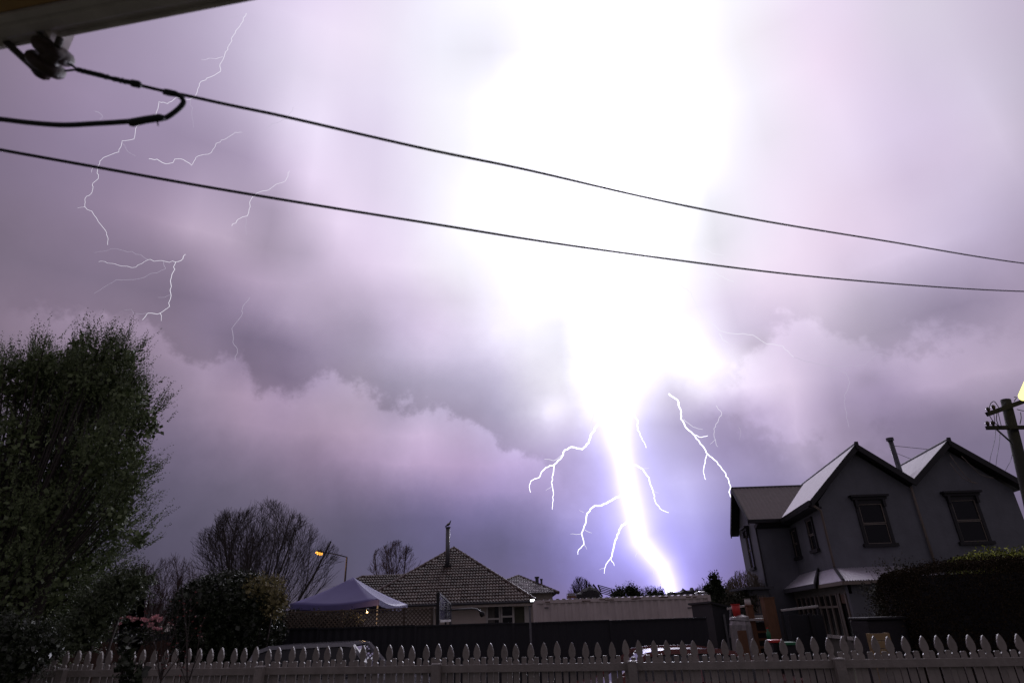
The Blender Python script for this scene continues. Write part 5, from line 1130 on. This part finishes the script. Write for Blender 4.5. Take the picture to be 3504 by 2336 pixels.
q = at(2630, 2172, 14.5); t = thing('green_bottle', 'small bright green bottle in the cluttered yard', 'bottle', q); m = MB(); m.tube([q - Vector((0, 0, .12)), q + Vector((0, 0, .05)), q + Vector((0, 0, .08)), q + Vector((0, 0, .13))], [.045, .045, .018, .018], 10); m.build('body', 'plastic_green', t, True); m = MB(); m.tube([q + Vector((0, 0, .13)), q + Vector((0, 0, .15))], .022, 8); m.build('cap', 'plastic_red', t)
# dark gate panels with a pale bar over them
t = thing('dark_gate', 'pair of dark gate panels below the pale bar in front of the sunroom', 'gate', at(2750, 2100, 15.2)); 
for x0, x1 in ((2695, 2768), (2772, 2812)):
    a, b = at(x0, 2103, 15.2), at(x1, 2100, 15.2); m = MB(); m.box(((a.x + b.x) / 2, 15.2, a.z / 2), (b.x - a.x, .04, a.z)); m.build('panel', 'slate_paint', t)
a = at(2770, 2096, 15.15); m = MB(); m.box((a.x, 15.15, a.z / 2), (.07, .07, a.z)); m.build('post', 'villa_trim', t)
t = thing('washing_line_bar', 'pale horizontal bar raised above the dark gate', 'bar', at(2735, 2080, 16)); m = MB(); m.bar(at(2673, 2087, 16), at(2735, 2080, 16), .05, .045); m.bar(at(2737, 2080, 16), at(2798, 2072, 16), .05, .045); m.build('rail', 'white_paint', t)
for px, py in ((2674, 2087), (2797, 2073)): a = at(px, py, 16); m = MB(); m.box((a.x, 16.02, a.z / 2), (.05, .05, a.z)); m.build('post', 'villa_trim', t)
a, b = at(2978, 2166, 11.6), at(3052, 2164, 11.6); t = thing('timber_crate', 'yellowish timber crate showing just above the pickets below the hedge', 'crate', ((a.x + b.x) / 2, 11.7, 0))
for k in range(5): m = MB(); m.box(((a.x + b.x) / 2, 11.7, a.z - .06 - k * .12), (b.x - a.x, .03, .108)); m.build('board', 'yellow_timber', t)
for xx in (a.x + .03, b.x - .03): m = MB(); m.box((xx, 11.74, a.z / 2), (.05, .05, a.z)); m.build('post', 'yellow_timber', t)
a, b = at(2966, 2112, 12.6), at(3094, 2112, 12.6); t = thing('black_box', 'big black box with a lid standing behind the yellowish crate', 'box', ((a.x + b.x) / 2, 12.9, 0))
m = MB(); m.box(((a.x + b.x) / 2, 12.95, (a.z - .05) / 2), (b.x - a.x, .7, a.z - .05)); bevel(m.build('body', 'dark_tarp', t), .03); m = MB(); m.box(((a.x + b.x) / 2, 12.93, a.z - .02), (b.x - a.x + .04, .76, .05)); bevel(m.build('lid', 'dark_tarp', t), .015)

# ------------------------------------------------------------------ utility pole
Yp = 15.0; pt = at(3441, 1368, Yp); pb = at(3520, 1700, Yp); dirp = (pb - pt).normalized(); foot = pt + dirp * ((pt.z) / -dirp.z)
up_ = thing('utility_pole', 'dark timber power pole with two crossarms, loose wires and a lit lamp', 'power pole', (foot.x, foot.y, 0))
m = MB(); m.tube([foot, pt], [.17, .115], 12); m.build('pole', 'pole_wood', up_, True)
m = MB(); m.bar(at(3378, 1417, Yp - .12), at(3560, 1352, Yp - .12), .09, .11); m.build('crossarm', 'pole_wood', up_)
m = MB(); m.bar(at(3376, 1463, Yp - .15), at(3580, 1461, Yp - .15), .08, .09); m.build('crossarm', 'pole_wood', up_)
m = MB(); m.bar(at(3412, 1470, Yp - .17), at(3466, 1518, Yp - .12), .03, .03); m.build('brace', 'gutter_metal', up_)
for px, py in ((3384, 1408), (3402, 1400), (3382, 1456), (3400, 1455)):
    q = at(px, py, Yp - .12); m = MB(); m.tube([q - Vector((0, 0, .01)), q + Vector((0, 0, .05)), q + Vector((0, 0, .08)), q + Vector((0, 0, .12))], [.02, .045, .05, .02], 8); m.build('insulator', 'porcelain', up_, True)
def drop(pts, r=.010, n='loose_wire', Y=Yp - .2, Y2=None):
    m = MB(); P = [at(x, y, Y if Y2 is None else Y + (Y2 - Y) * i / (len(pts) - 1)) for i, (x, y) in enumerate(pts)]; Q = []
    for i in range(len(P) - 1):
        p0, p1, p2, p3 = P[max(i - 1, 0)], P[i], P[i + 1], P[min(i + 2, len(P) - 1)]
        for k in range(5):
            f = k / 5; Q.append(.5 * ((2 * p1) + (p2 - p0) * f + (2 * p0 - 5 * p1 + 4 * p2 - p3) * f * f + (3 * p1 - p0 - 3 * p2 + p3) * f ** 3))
    Q.append(P[-1]); m.tube(Q, r, 5); return m.build(n, 'wire_rubber', up_)
drop([(3384,1400),(3390,1380),(3402,1373),(3412,1385),(3420,1398)]); drop([(3384,1418),(3398,1440),(3415,1455),(3425,1462)]); drop([(3412,1412),(3410,1435),(3418,1458)])
drop([(3442,1375),(3430,1390),(3420,1405)]); drop([(3470,1372),(3478,1360),(3470,1358)]); drop([(3480,1400),(3500,1405),(3520,1404)]); drop([(3490,1450),(3494,1430),(3492,1410)]); drop([(3408,1468),(3430,1488),(3460,1510)]); drop([(3400,1412),(3404,1440),(3402,1460)], .008)
drop([(3416,1412),(3422,1440),(3428,1462)], .008); drop([(3440,1435),(3446,1450),(3458,1470)], .008)
for pts in ([(3407,1470),(3403,1510),(3390,1560),(3386,1590)], [(3422,1478),(3419,1520),(3412,1560),(3408,1592)], [(3466,1530),(3460,1570),(3448,1595),(3440,1610)]):
    drop(pts, .006, 'service_wire', Yp, YF - 1.5)
for pts in ([(3250,1556),(3275,1590),(3300,1625),(3325,1648),(3345,1652)], [(3250,1582),(3270,1610),(3295,1635),(3320,1648),(3340,1654)], [(3290,1560),(3320,1590),(3350,1620),(3380,1632),(3400,1634)]):
    m = MB(); P = [at(x, y, YF - .55) for x, y in pts]; m.tube(P, .012, 5); m.build('slack_cable', 'timber_trim', villa, True)
h = at(3500, 1362, Yp - 1.2); h2 = at(3548, 1262, Yp - 1.2)
m = MB(); dd = (h2 - h).normalized(); m.tube([h - dd * .05, h, h + dd * .05, h.lerp(h2, .5), h2], [.03, .085, .11, .12, .10], 14); m.build('lamp_bulb', 'lamp_yellow', up_, True)
m = MB(); m.tube([h2, h2 + dd * .3], [.13, .10], 12); m.build('lamp_housing', 'gutter_metal', up_); m = MB(); m.tube([h2 + dd * .28, at(3540, 1380, Yp)], .025, 6); m.build('lamp_arm', 'gutter_metal', up_)
ld = bpy.data.lights.new('pole_lamp_light', 'SPOT'); ld.energy = 330; ld.color = (1, .86, .42); ld.shadow_soft_size = .15; ld.spot_size = math.radians(58); ld.spot_blend = .6
lo = bpy.data.objects.new('pole_lamp_light', ld); COL.objects.link(lo); lo.parent = up_; lp = h - Vector((-.5, .6, .2)); lo.location = lp - up_.location; lo.rotation_euler = (lp - Vector((11.7, 14.3, 2.6))).to_track_quat('Z', 'Y').to_euler()

# ------------------------------------------------------------------ cars
def car(name, label, cat, x0, x1, Yc_, zr, paint, flip=False, estate=False, wid=1.65):
    """side profile facing -x when flip is False; x0..x1 overall length"""
    L = x1 - x0; t = thing(name, label, cat, ((x0 + x1) / 2, Yc_, 0)); f = lambda a: (x0 + a * L) if not flip else (x1 - a * L)
    S_ = [(0, .42, .0), (.01, .62, .06), (.05, .70, .04), (.25, .84, .03), (.30, .90, .05), (.985, .88, .05), (1.0, .60, .05), (.99, .36, .02), (.90, .22, .03), (.1, .22, .03), (.01, .28, .03)]
    if estate: roofp = [(.29, .88), (.42, zr - .02), (.47, zr), (.86, zr - .02), (.93, zr - .10), (.985, .90)]
    else: roofp = [(.29, .88), (.43, zr - .03), (.50, zr), (.68, zr - .01), (.74, zr - .05), (.88, .91)]
    m = MB(); y0 = Yc_ - wid / 2
    pts = [(f(a), z) for a, z, _ in S_]; n = len(pts); Vv = []
    for yy, sc in ((y0 + .06, .985), (y0, 1), (y0 + wid, 1), (y0 + wid - .06, .985)):
        for a, z in pts: Vv.append((x0 + L / 2 + (a - x0 - L / 2) * sc, yy, .55 + (z - .55) * sc))
    F_ = [tuple(range(n)), tuple(range(4 * n - 1, 3 * n - 1, -1))]
    for k in range(3): F_ += [(k * n + i, k * n + (i + 1) % n, (k + 1) * n + (i + 1) % n, (k + 1) * n + i) for i in range(n)]
    m.add(Vv, F_); b = m.build('body', paint, t); bevel(b, .03)
    # cabin: roof + pillars as a shell, glass inside
    inn = .13
    def cab(zoff, sc, y_in):
        P = [(f(a), z) for a, z in roofp]; Vv = []
        for yy, ti in ((y0 + .03 + y_in, 0), (y0 + wid - .03 - y_in, 1)):
            for a, z in P: k = (z - .88) / (zr - .88); Vv.append((a, yy + (inn * k if not ti else -inn * k), z + zoff))
        return Vv, len(P)
    Vv, n = cab(-.02, 1, .01); m = MB(); m.add(Vv, [tuple(range(n)), tuple(range(2 * n - 1, n - 1, -1))] + [(i, i + 1, n + i + 1, n + i) for i in range(n - 1)]); m.build('windows', 'car_glass', t)
    Vr, n = cab(.004, 1, 0); m = MB(); top_ = [1, 2, 3, 4]
    for i in (1, 2, 3): m.add([Vr[i], Vr[i + 1], Vr[n + i + 1], Vr[n + i]], [(0, 1, 2, 3)])
    o = m.build('roof', paint, t); sm = o.modifiers.new('thick', 'SOLIDIFY'); sm.thickness = .035
    for s_ in (0, n):
        for i in range(n - 1):
            m = MB(); m.bar(Vr[s_ + i], Vr[s_ + i + 1], .05, .06); m.build('pillar', paint, t)
        for a_ in (.60,):
            p = Vector((f(a_), Vr[s_][1], .89)); q = Vector((f(a_), Vr[s_ + 2][1], zr - .02)); m = MB(); m.bar(p, q, .05, .07); m.build('pillar', paint, t)
    for a_ in (.18, .82):
        for yy in (y0 + .1, y0 + wid - .1):
            w_ = MB(); w_.tube([(f(a_), yy - .1, .31), (f(a_), yy + .1, .31)], .31, 18); wh = w_.build('wheel', 'rubber', t); r_ = MB(); r_.tube([(f(a_), yy - .108, .31), (f(a_), yy + .108, .31)], .18, 12); r_.build('rim', 'silver_sheet', wh)
    for yy in (y0 + .22, y0 + wid - .22):
        m = MB(); m.box((f(.012), yy, .62), (.05, .26, .12)); m.build('headlight', 'glass', t); m = MB(); m.box((f(.992), yy, .72), (.04, .2, .2)); m.build('tail_light', 'plastic_red', t)
    m = MB(); m.box((f(.34), y0 - .06, .95), (.16, .12, .11)); m.build('mirror', paint, t)
    return t
xr0, xr1 = at(2205, 2228, 9.4).x, at(2490, 2222, 9.4).x; Lc = 4.0
car('parked_car', 'red saloon car parked behind the middle of the picket fence', 'car', xr0 - .43 * Lc + .06, xr0 - .43 * Lc + .06 + Lc, 10.2, at(2350, 2226, 9.6).z, 'car_red')
xw0, xw1 = at(925, 2218, 12.6).x, at(1150, 2208, 12.6).x
car('parked_car', 'white car parked against the dark fence below the gazebo', 'car', xw0 - .5, xw0 + 3.1, 13.2, at(1040, 2209, 12.6).z, 'car_white', flip=True, estate=True)
car('parked_car', 'low white car far behind the pink blossoms next to the round shrub', 'car', at(560, 2150, 28).x, at(560, 2150, 28).x + 4.0, 28, at(620, 2146, 28).z, 'car_white', estate=True)

# ================================================================== VEGETATION
rng = np.random.default_rng(11)
Yt = 9.4
ev = [lobe_px(*q, Yt + (.6 if q[2] > 150 else 0), min(1.1, q[2] * .0045)) for q in ((270, 1200, 45, 70), (390, 1230, 80, 60), (60, 1310, 150, 80), (180, 1270, 100, 70), (330, 1310, 130, 80), (280, 1390, 190, 130), (440, 1380, 75, 80), (500, 1450, 55, 55), (120, 1600, 300, 210), (380, 1550, 110, 120),
      (435, 1640, 50, 70), (180, 1790, 250, 160), (400, 1750, 55, 60), (468, 1838, 42, 30), (120, 1990, 250, 180), (40, 2170, 220, 150))]
# fewer, longer shoots than a hedge; the outer ones break the outline
bush('evergreen_tree', 'big dark evergreen tree with upright leafy shoots rising past the fence end', 'tree', ev, 'leaf_tree', 6600, .042, .0115, 0, .44, 22, .8, .55, fill=1.0, spread=.65, src=(-7.9, 9.6, 1.2), clumps=600)
bush('dark_shrub', 'dark leafy shrub hiding the shaded end of the picket fence below the big evergreen', 'shrub', [lobe_px(20, 2235, 130, 115, 7.3, .4), lobe_px(140, 2225, 42, 60, 7.4, .2)], 'leaf_dark', 420, .035, .010, 0, .2, 14, .6, .6, spread=.8)
bush('evergreen_shrub', 'soft grey-green shrub at the foot of the big evergreen tree', 'shrub', [lobe_px(440, 2005, 58, 48, 8.7, .3), lobe_px(345, 2075, 62, 70, 8.6, .3), lobe_px(270, 2170, 80, 50, 8.6, .3)], 'leaf_grey', 640, .045, .011, 0, .22, 16, .5, .6, spread=.8)
bush('round_shrub', 'dark glossy round clipped shrub in front of the large leafless tree', 'shrub', [lobe_px(785, 2078, 178, 108, 14.4, 1.2), lobe_px(785, 2170, 170, 110, 14.4, 1.2)], 'leaf_glossy', 2600, .055, .02, 0, .15, 9, .5, .86, spread=.9)
bush('lamplit_leaf_patch', 'gold leaves standing in for warm lamplight on top of the dark round shrub', 'shrub', [lobe_px(900, 2012, 62, 34, 14.0), lobe_px(938, 2062, 36, 42, 14.0)], 'leaf_lamplit', 330, .052, .019, 0, .15, 8, .4, .76, fill=.2, spread=.9)  # added leaf patch, the lamplight is put into its gold colour
# bare trees
bush('climbing_plant', 'brownish climbing plant massed behind the lattice next to the round shrub', 'plant', [lobe_px(1000, 2135, 60, 34, 17.0, .25), lobe_px(1090, 2135, 80, 32, 17.0, .25), lobe_px(1180, 2135, 60, 30, 17.0, .25)], 'leaf_brownish', 420, .07, .024, 0, .16, 8, .4, .6, spread=.9)
bare_tree('bare_tree', 'large leafless tree with many upswept stems behind the round shrub', at(860, 2120, 25).xy.to_3d(), 7.4, 5.0, 12, 5, 'bark', .075, .006, 3, lean=(-.05, 0), kids=8, bend=.08, bound=lobe_px(875, 2060, 290, 345, 25))
bare_tree('bare_tree', 'reddish leafless thicket between the evergreen and the large bare tree', at(500, 2160, 21).xy.to_3d(), 4.2, 3.0, 10, 9, 'bark_red', .06, .006, 3, kids=7, bend=.08, bound=lobe_px(540, 2110, 170, 205, 21))
bare_tree('bare_tree', 'small leafless tree behind the tiled roof ridge beside the gazebo peak', Vector((at(1345, 1960, 46).x, 46, 1.8)), 5.8, 4.2, 6, 14, 'bark_red', .09, .011, 3, kids=6, bend=.16, bound=lobe_px(1358, 1950, 100, 100, 46))
bare_tree('bare_tree', 'small wispy leafless tree behind the black covered heap', Vector((at(1990, 2040, 40).x, 40, 1.0)), 3.6, 2.0, 9, 15, 'bark', .05, .012, 2, kids=10, bend=.1, bound=lobe_px(1990, 2050, 52, 74, 40))
bare_tree('bare_tree', 'pale twiggy leafless tree against the corner of the grey house wing', Vector((at(2560, 2080, 30).x, 30, .5)), 4.0, 2.6, 9, 16, 'bark_pale', .05, .012, 3, kids=7, bend=.12, bound=lobe_px(2560, 2080, 80, 125, 30))
bare_tree('bare_tree', 'tiny leafless tree behind the shiny sheet at the container end', Vector((at(2405, 2060, 44).x, 44, 1.0)), 3.2, 2.2, 8, 17, 'bark', .05, .013, 2, kids=9, bend=.12, bound=lobe_px(2405, 2050, 36, 50, 44))
bare_tree('bare_tree', 'low leafless scrub just beside the lightning stroke', Vector((at(2235, 2060, 46).x, 46, 1.0)), 2.9, 3.6, 11, 18, 'bark', .05, .013, 2, kids=9, bend=.12, bound=lobe_px(2235, 2050, 70, 48, 46))
# shrubs behind the container
for lab, L, n in (('rounded olive bush next to the tilted rack behind the container', [lobe_px(2122, 2036, 20, 16, 34), lobe_px(2102, 2044, 14, 10, 34)], 170),
                  ('taller rounded olive bush behind the middle of the container', [lobe_px(2158, 2024, 15, 14, 34), lobe_px(2178, 2036, 15, 14, 34)], 170),
                  ('low dark bush between the olive bushes and the lightning stroke', [lobe_px(2236, 2040, 20, 12, 34), lobe_px(2262, 2042, 18, 10, 34)], 150)):
    bush('bush', lab, 'bush', L, 'leaf_dark', int(n * .6), .10, .03, 0, .38, 9, .5, .7, group='bushes behind the container')
bush('small_tree', 'slim dark bushy little tree right of the container', 'tree', [lobe_px(2447, 2000, 12, 26, 27), lobe_px(2452, 2032, 22, 30, 27), lobe_px(2430, 2030, 10, 22, 27), lobe_px(2455, 2070, 34, 30, 27)], 'leaf_dark', 300, .12, .04, 0, .32, 9, .8, .6, fill=.6)
bush('bush', 'wide low greenish bush between the slim little tree and the outhouse', 'bush', [lobe_px(2510, 2075, 60, 26, 26.8), lobe_px(2555, 2062, 36, 30, 26.8)], 'leaf_brownish', 420, .11, .03, 0, .28, 9, .5, .7)
# hedge at the right: boxy mass of small leaves
hd = thing('hedge', 'tall dense dark brownish clipped hedge in front of the grey house', 'hedge', (8.6, 12.6, 0))
hl = at(3125, 2000, 12.2).x; hz = at(3200, 1935, 12.2).z; N = 90000
def box_leaves(x0, x1, y0, y1, z0, z1, n, l, w, rough_=.10):
    A = np.array([(x1 - x0) * (z1 - z0), (x1 - x0) * (y1 - y0), (y1 - y0) * (z1 - z0)]); A /= A.sum(); k = rng.choice(3, n, p=A); P = np.empty((n, 3))
    P[:, 0] = rng.uniform(x0, x1, n); P[:, 1] = rng.uniform(y0, y1, n); P[:, 2] = rng.uniform(z0, z1, n); off = np.abs(rng.normal(0, rough_, n)) - rough_ * .4
    P[k == 0, 1] = y0 - off[k == 0] + .08; P[k == 1, 2] = z1 + off[k == 1] * .6 - .03; P[k == 2, 0] = x0 - off[k == 2] * 1.2 + .05
    bul = .07 * np.sin(P[:, 0] * 2.1 + 1) + .05 * np.sin(P[:, 0] * 5.3 + P[:, 2] * 3); P[:, 1] -= bul; P[:, 2] += bul * .7
    # rounded top left corner
    r_ = .55; cx_, cz_ = x0 + r_, z1 - r_; q = (P[:, 0] < cx_) & (P[:, 2] > cz_); d = np.hypot(P[:, 0] - cx_, P[:, 2] - cz_); s_ = q & (d > r_)
    P[s_, 0] = cx_ + (P[s_, 0] - cx_) * r_ / d[s_]; P[s_, 2] = cz_ + (P[s_, 2] - cz_) * r_ / d[s_]
    D = unit(rng.normal(size=(n, 3)) + np.array([-.2 , -.6, .5])); return leaf_quads(P, D, rng.uniform(.7, 1.3, n) * l, rng.uniform(.7, 1.2, n) * w)
V_, F_ = box_leaves(hl, 13.5, 12.2, 13.6, 0, hz, N, .036, .012, .13); mesh_np('foliage', V_, F_, 'leaf_hedge', hd)
m = MB(); m.box(((hl + .15 + 13.4) / 2, 12.95, (hz - .15) / 2), (13.4 - hl - .15, 1.15, hz - .15)); m.build('inner_branches', 'dark_tarp', hd)
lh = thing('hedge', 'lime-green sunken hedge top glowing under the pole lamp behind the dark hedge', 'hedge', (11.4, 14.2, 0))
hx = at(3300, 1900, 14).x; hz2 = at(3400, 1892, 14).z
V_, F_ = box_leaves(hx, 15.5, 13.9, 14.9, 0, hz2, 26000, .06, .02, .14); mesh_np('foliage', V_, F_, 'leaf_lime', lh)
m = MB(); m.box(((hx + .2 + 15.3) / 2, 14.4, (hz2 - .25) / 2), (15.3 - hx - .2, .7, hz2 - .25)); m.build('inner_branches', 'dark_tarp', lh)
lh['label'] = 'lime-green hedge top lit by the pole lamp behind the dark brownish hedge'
bush('garden_bush', 'loose dark straggly bush between the sunroom corner and the hedge', 'bush', [lobe_px(3035, 2045, 42, 50, 14.5), lobe_px(3075, 1990, 32, 40, 14), lobe_px(3060, 2110, 50, 45, 14)], 'leaf_brownish', 190, .07, .018, 0, .4, 13, .3, .6, fill=.8, spread=.8)

# pink blossoms
def blossom_clump(pts, Y, n, r_px, name='blossoms', parent=None, size=.055):
    P = []; D = []
    for _ in range(n):
        x, y = pts[rng.integers(len(pts))]; c = at(x + rng.normal(0, r_px), y + rng.normal(0, r_px * .7), Y + rng.normal(0, .15))
        for k in range(7):
            an = k * 2.4; dd = unit(np.array([math.cos(an) * .55, math.sin(an) * .55, .8]) + rng.normal(0, .15, 3)); P.append(np.array(c)); D.append(dd)
    P = np.array(P); D = np.array(D); V_, F_ = leaf_quads(P, D, rng.uniform(.8, 1.2, len(P)) * size, np.full(len(P), size * .36)); o = mesh_np(name, V_, F_, 'blossom_pink', parent, kind='stuff'); return o
c = at(480, 2150, 12.2); t = thing('blossoming_shrub', 'low shrub carrying clusters of pink blossoms in front of the brown fence', 'shrub', (c.x, 12.2, 0))
blossom_clump([(420, 2118), (432, 2112), (445, 2118), (458, 2122), (488, 2120), (500, 2124), (520, 2118), (535, 2115), (548, 2120), (515, 2140), (526, 2150), (538, 2156), (415, 2134), (455, 2132), (478, 2137)], 12.2, 90, 5, parent=t)
m = MB(); rd = random.Random(4)
for k in range(26):
    p = at(rd.uniform(410, 560), rd.uniform(2110, 2160), 12.2); q = Vector((c.x + rd.uniform(-.25, .25), 12.25, 0)); m.tube([q, q.lerp(p, .55) + Vector((rd.uniform(-.1, .1), 0, .05)), p], [.014, .009, .004], 4, False)
m.build('stem', 'bark', t)
P_l, O_l = lobe_shell([lobe_px(480, 2170, 85, 40, 12.3)], 700, .3); V_, F_ = leaf_quads(P_l, unit(rng.normal(size=P_l.shape)), np.full(700, .06), np.full(700, .016)); mesh_np('foliage', V_, F_, 'leaf_glossy', t)
c = at(610, 2140, 20); t = thing('blossoming_shrub', 'far pale pink blossoms just before the white car behind', 'shrub', (c.x, 20, 0))
blossom_clump([(600, 2138), (612, 2136), (622, 2142), (606, 2144)], 20, 26, 4, parent=t, size=.10); m = MB()
for k in range(6): m.tube([(c.x + .05 * k, 20, 0), at(598 + k * 5, 2145, 20)], [.012, .006], 4, False)
m.build('stem', 'bark', t)

# thin budding twigs in front of the pickets
def sapling(label, basepx, tips, Y, seed):
    rd = random.Random(seed); b = at(*basepx, Y); foot = Vector((b.x, Y, 0)); t = thing('budding_sapling', label, 'sapling', foot, 'budding saplings in front of the picket fence'); m = MB(); bp = []; 
    for (x, y) in tips:
        p = at(x, y, Y + rd.uniform(-.1, .15)); mid = b.lerp(p, .5) + Vector((rd.uniform(-.03, .03), 0, -.02)); m.tube([foot, b, mid, p], [.006, .005, .0035, .002], 5, False)
        for k in range(5):
            f = rd.random(); s_ = (mid.lerp(p, f) if rd.random() < .65 else b.lerp(mid, f)); e = s_ + Vector((rd.uniform(-.10, .10), rd.uniform(-.05, .05), rd.uniform(.04, .16))); m.tube([s_, e], [.003, .0016], 3, False); bp += [e, s_.lerp(e, .6), s_]
    m.build('stem', 'bark', t); P = []; D = []
    for p in bp:
        if rd.random() < .34:
            for k in range(4): P.append(np.array(p)); D.append(unit(np.array([rd.gauss(0, 1), rd.gauss(0, 1), .4])))
    P = np.array(P); V_, F_ = leaf_quads(P, np.array(D), rng.uniform(.7, 1.2, len(P)) * .017, np.full(len(P), .0055)); mesh_np('buds', V_, F_, 'bud_red', t, kind='stuff')
sapling('thin bare sapling with red buds crossing the pickets below the pink blossoms', (550, 2330), [(508, 2100), (560, 2070), (572, 2120), (600, 2010), (618, 2060), (530, 2190), (645, 2180)], 6.6, 1)
sapling('thin bare sapling with red buds in front of the dark round shrub', (640, 2345), [(620, 1985), (655, 2040), (690, 2130), (636, 2100), (705, 2180), (600, 2150)], 6.7, 2)
bush('leafy_sapling', 'small leafy green plant growing up in front of the pickets at the fence end', 'plant', [lobe_px(440, 2185, 10, 45, 6.5), lobe_px(432, 2260, 16, 55, 6.5), lobe_px(460, 2320, 30, 30, 6.5)], 'leaf_dark', 44, .045, .013, 0, .13, 8, .7, .3, fill=.5)

# grass along the fence foot and the verge
n = 26000; P = np.stack([rng.uniform(-9, 9, n), rng.uniform(4.2, 9.0, n), np.full(n, GROUND)], 1); D = unit(rng.normal(0, .3, (n, 3)) + np.array([0, 0, 1])); V_, F_ = leaf_quads(P, D, rng.uniform(.05, .14, n), np.full(n, .006))
mesh_np('grass', V_, F_, 'leaf_dark', kind='stuff')

# falling rain, drops caught by the flash
rd = random.Random(21); m = MB()
for k in range(520):
    Y = rd.uniform(1.3, 7.0) ** 1.0; px, py = rd.uniform(0, 3504), rd.uniform(1150, 2336)
    if py < (1100 if px < 480 else 1720 if px < 2500 else 1650): continue
    if False: pass; p = at(px, py, Y); r = rd.uniform(1.0, 3.0) * (3.0 if rd.random() < .04 else 1) * zc(p) / FPX * .62; r = min(r, .0042)
    if p.z < .1: continue
    n = 5; ln = r * rd.uniform(1.5, 4); tl = Vector((-.12 * ln, 0, ln))
    m.tube([p - tl, p - tl * .5, p + tl * .4, p + tl], [r * .2, r, r * .8, r * .15], n, False)
o = m.build('rain', 'rain', None, True); o['kind'] = 'stuff'

# distant low houses and trees closing the horizon
rd = random.Random(8)
for k, (px, w_, y_, lab) in enumerate(((300, 14, 60, 'distant low dark roof behind the big evergreen tree'), (700, 16, 70, 'distant low dark roof behind the round shrub'), (2600, 18, 75, 'distant low dark roof behind the outhouse and twiggy tree'))):
    c = at(px, 2110, y_); t = thing('distant_house', lab, 'house', (c.x, y_, 0)); m = MB(); m.box((c.x, y_ + 4, 1.2), (w_, 8, 2.4)); m.build('wall', 'bungalow_wall', t)
    m = MB(); m.prism([(c.x - w_/2 - .4, y_ - .5, 2.4), (c.x + w_/2 + .4, y_ - .5, 2.4), (c.x + w_/2 - 2.5, y_ + 4, 4.3), (c.x - w_/2 + 2.5, y_ + 4, 4.3)], (0, .2, 0)); m.build('roof', 'roof_under', t)
tl = []
for k in range(46): 
    X_ = -120 + k * 5.6 + rd.uniform(-2, 2); tl.append(((X_, 105 + rd.uniform(-6, 6), 1.2), (rd.uniform(3, 5), 3, rd.uniform(1.6, 3.4))))
P_l, _ = lobe_shell(tl, 26000, .6); V_, F_ = leaf_quads(P_l, unit(rng.normal(size=P_l.shape)), np.full(len(P_l), .5), np.full(len(P_l), .2)); mesh_np('far_treeline', V_, F_, 'leaf_dark', kind='stuff')
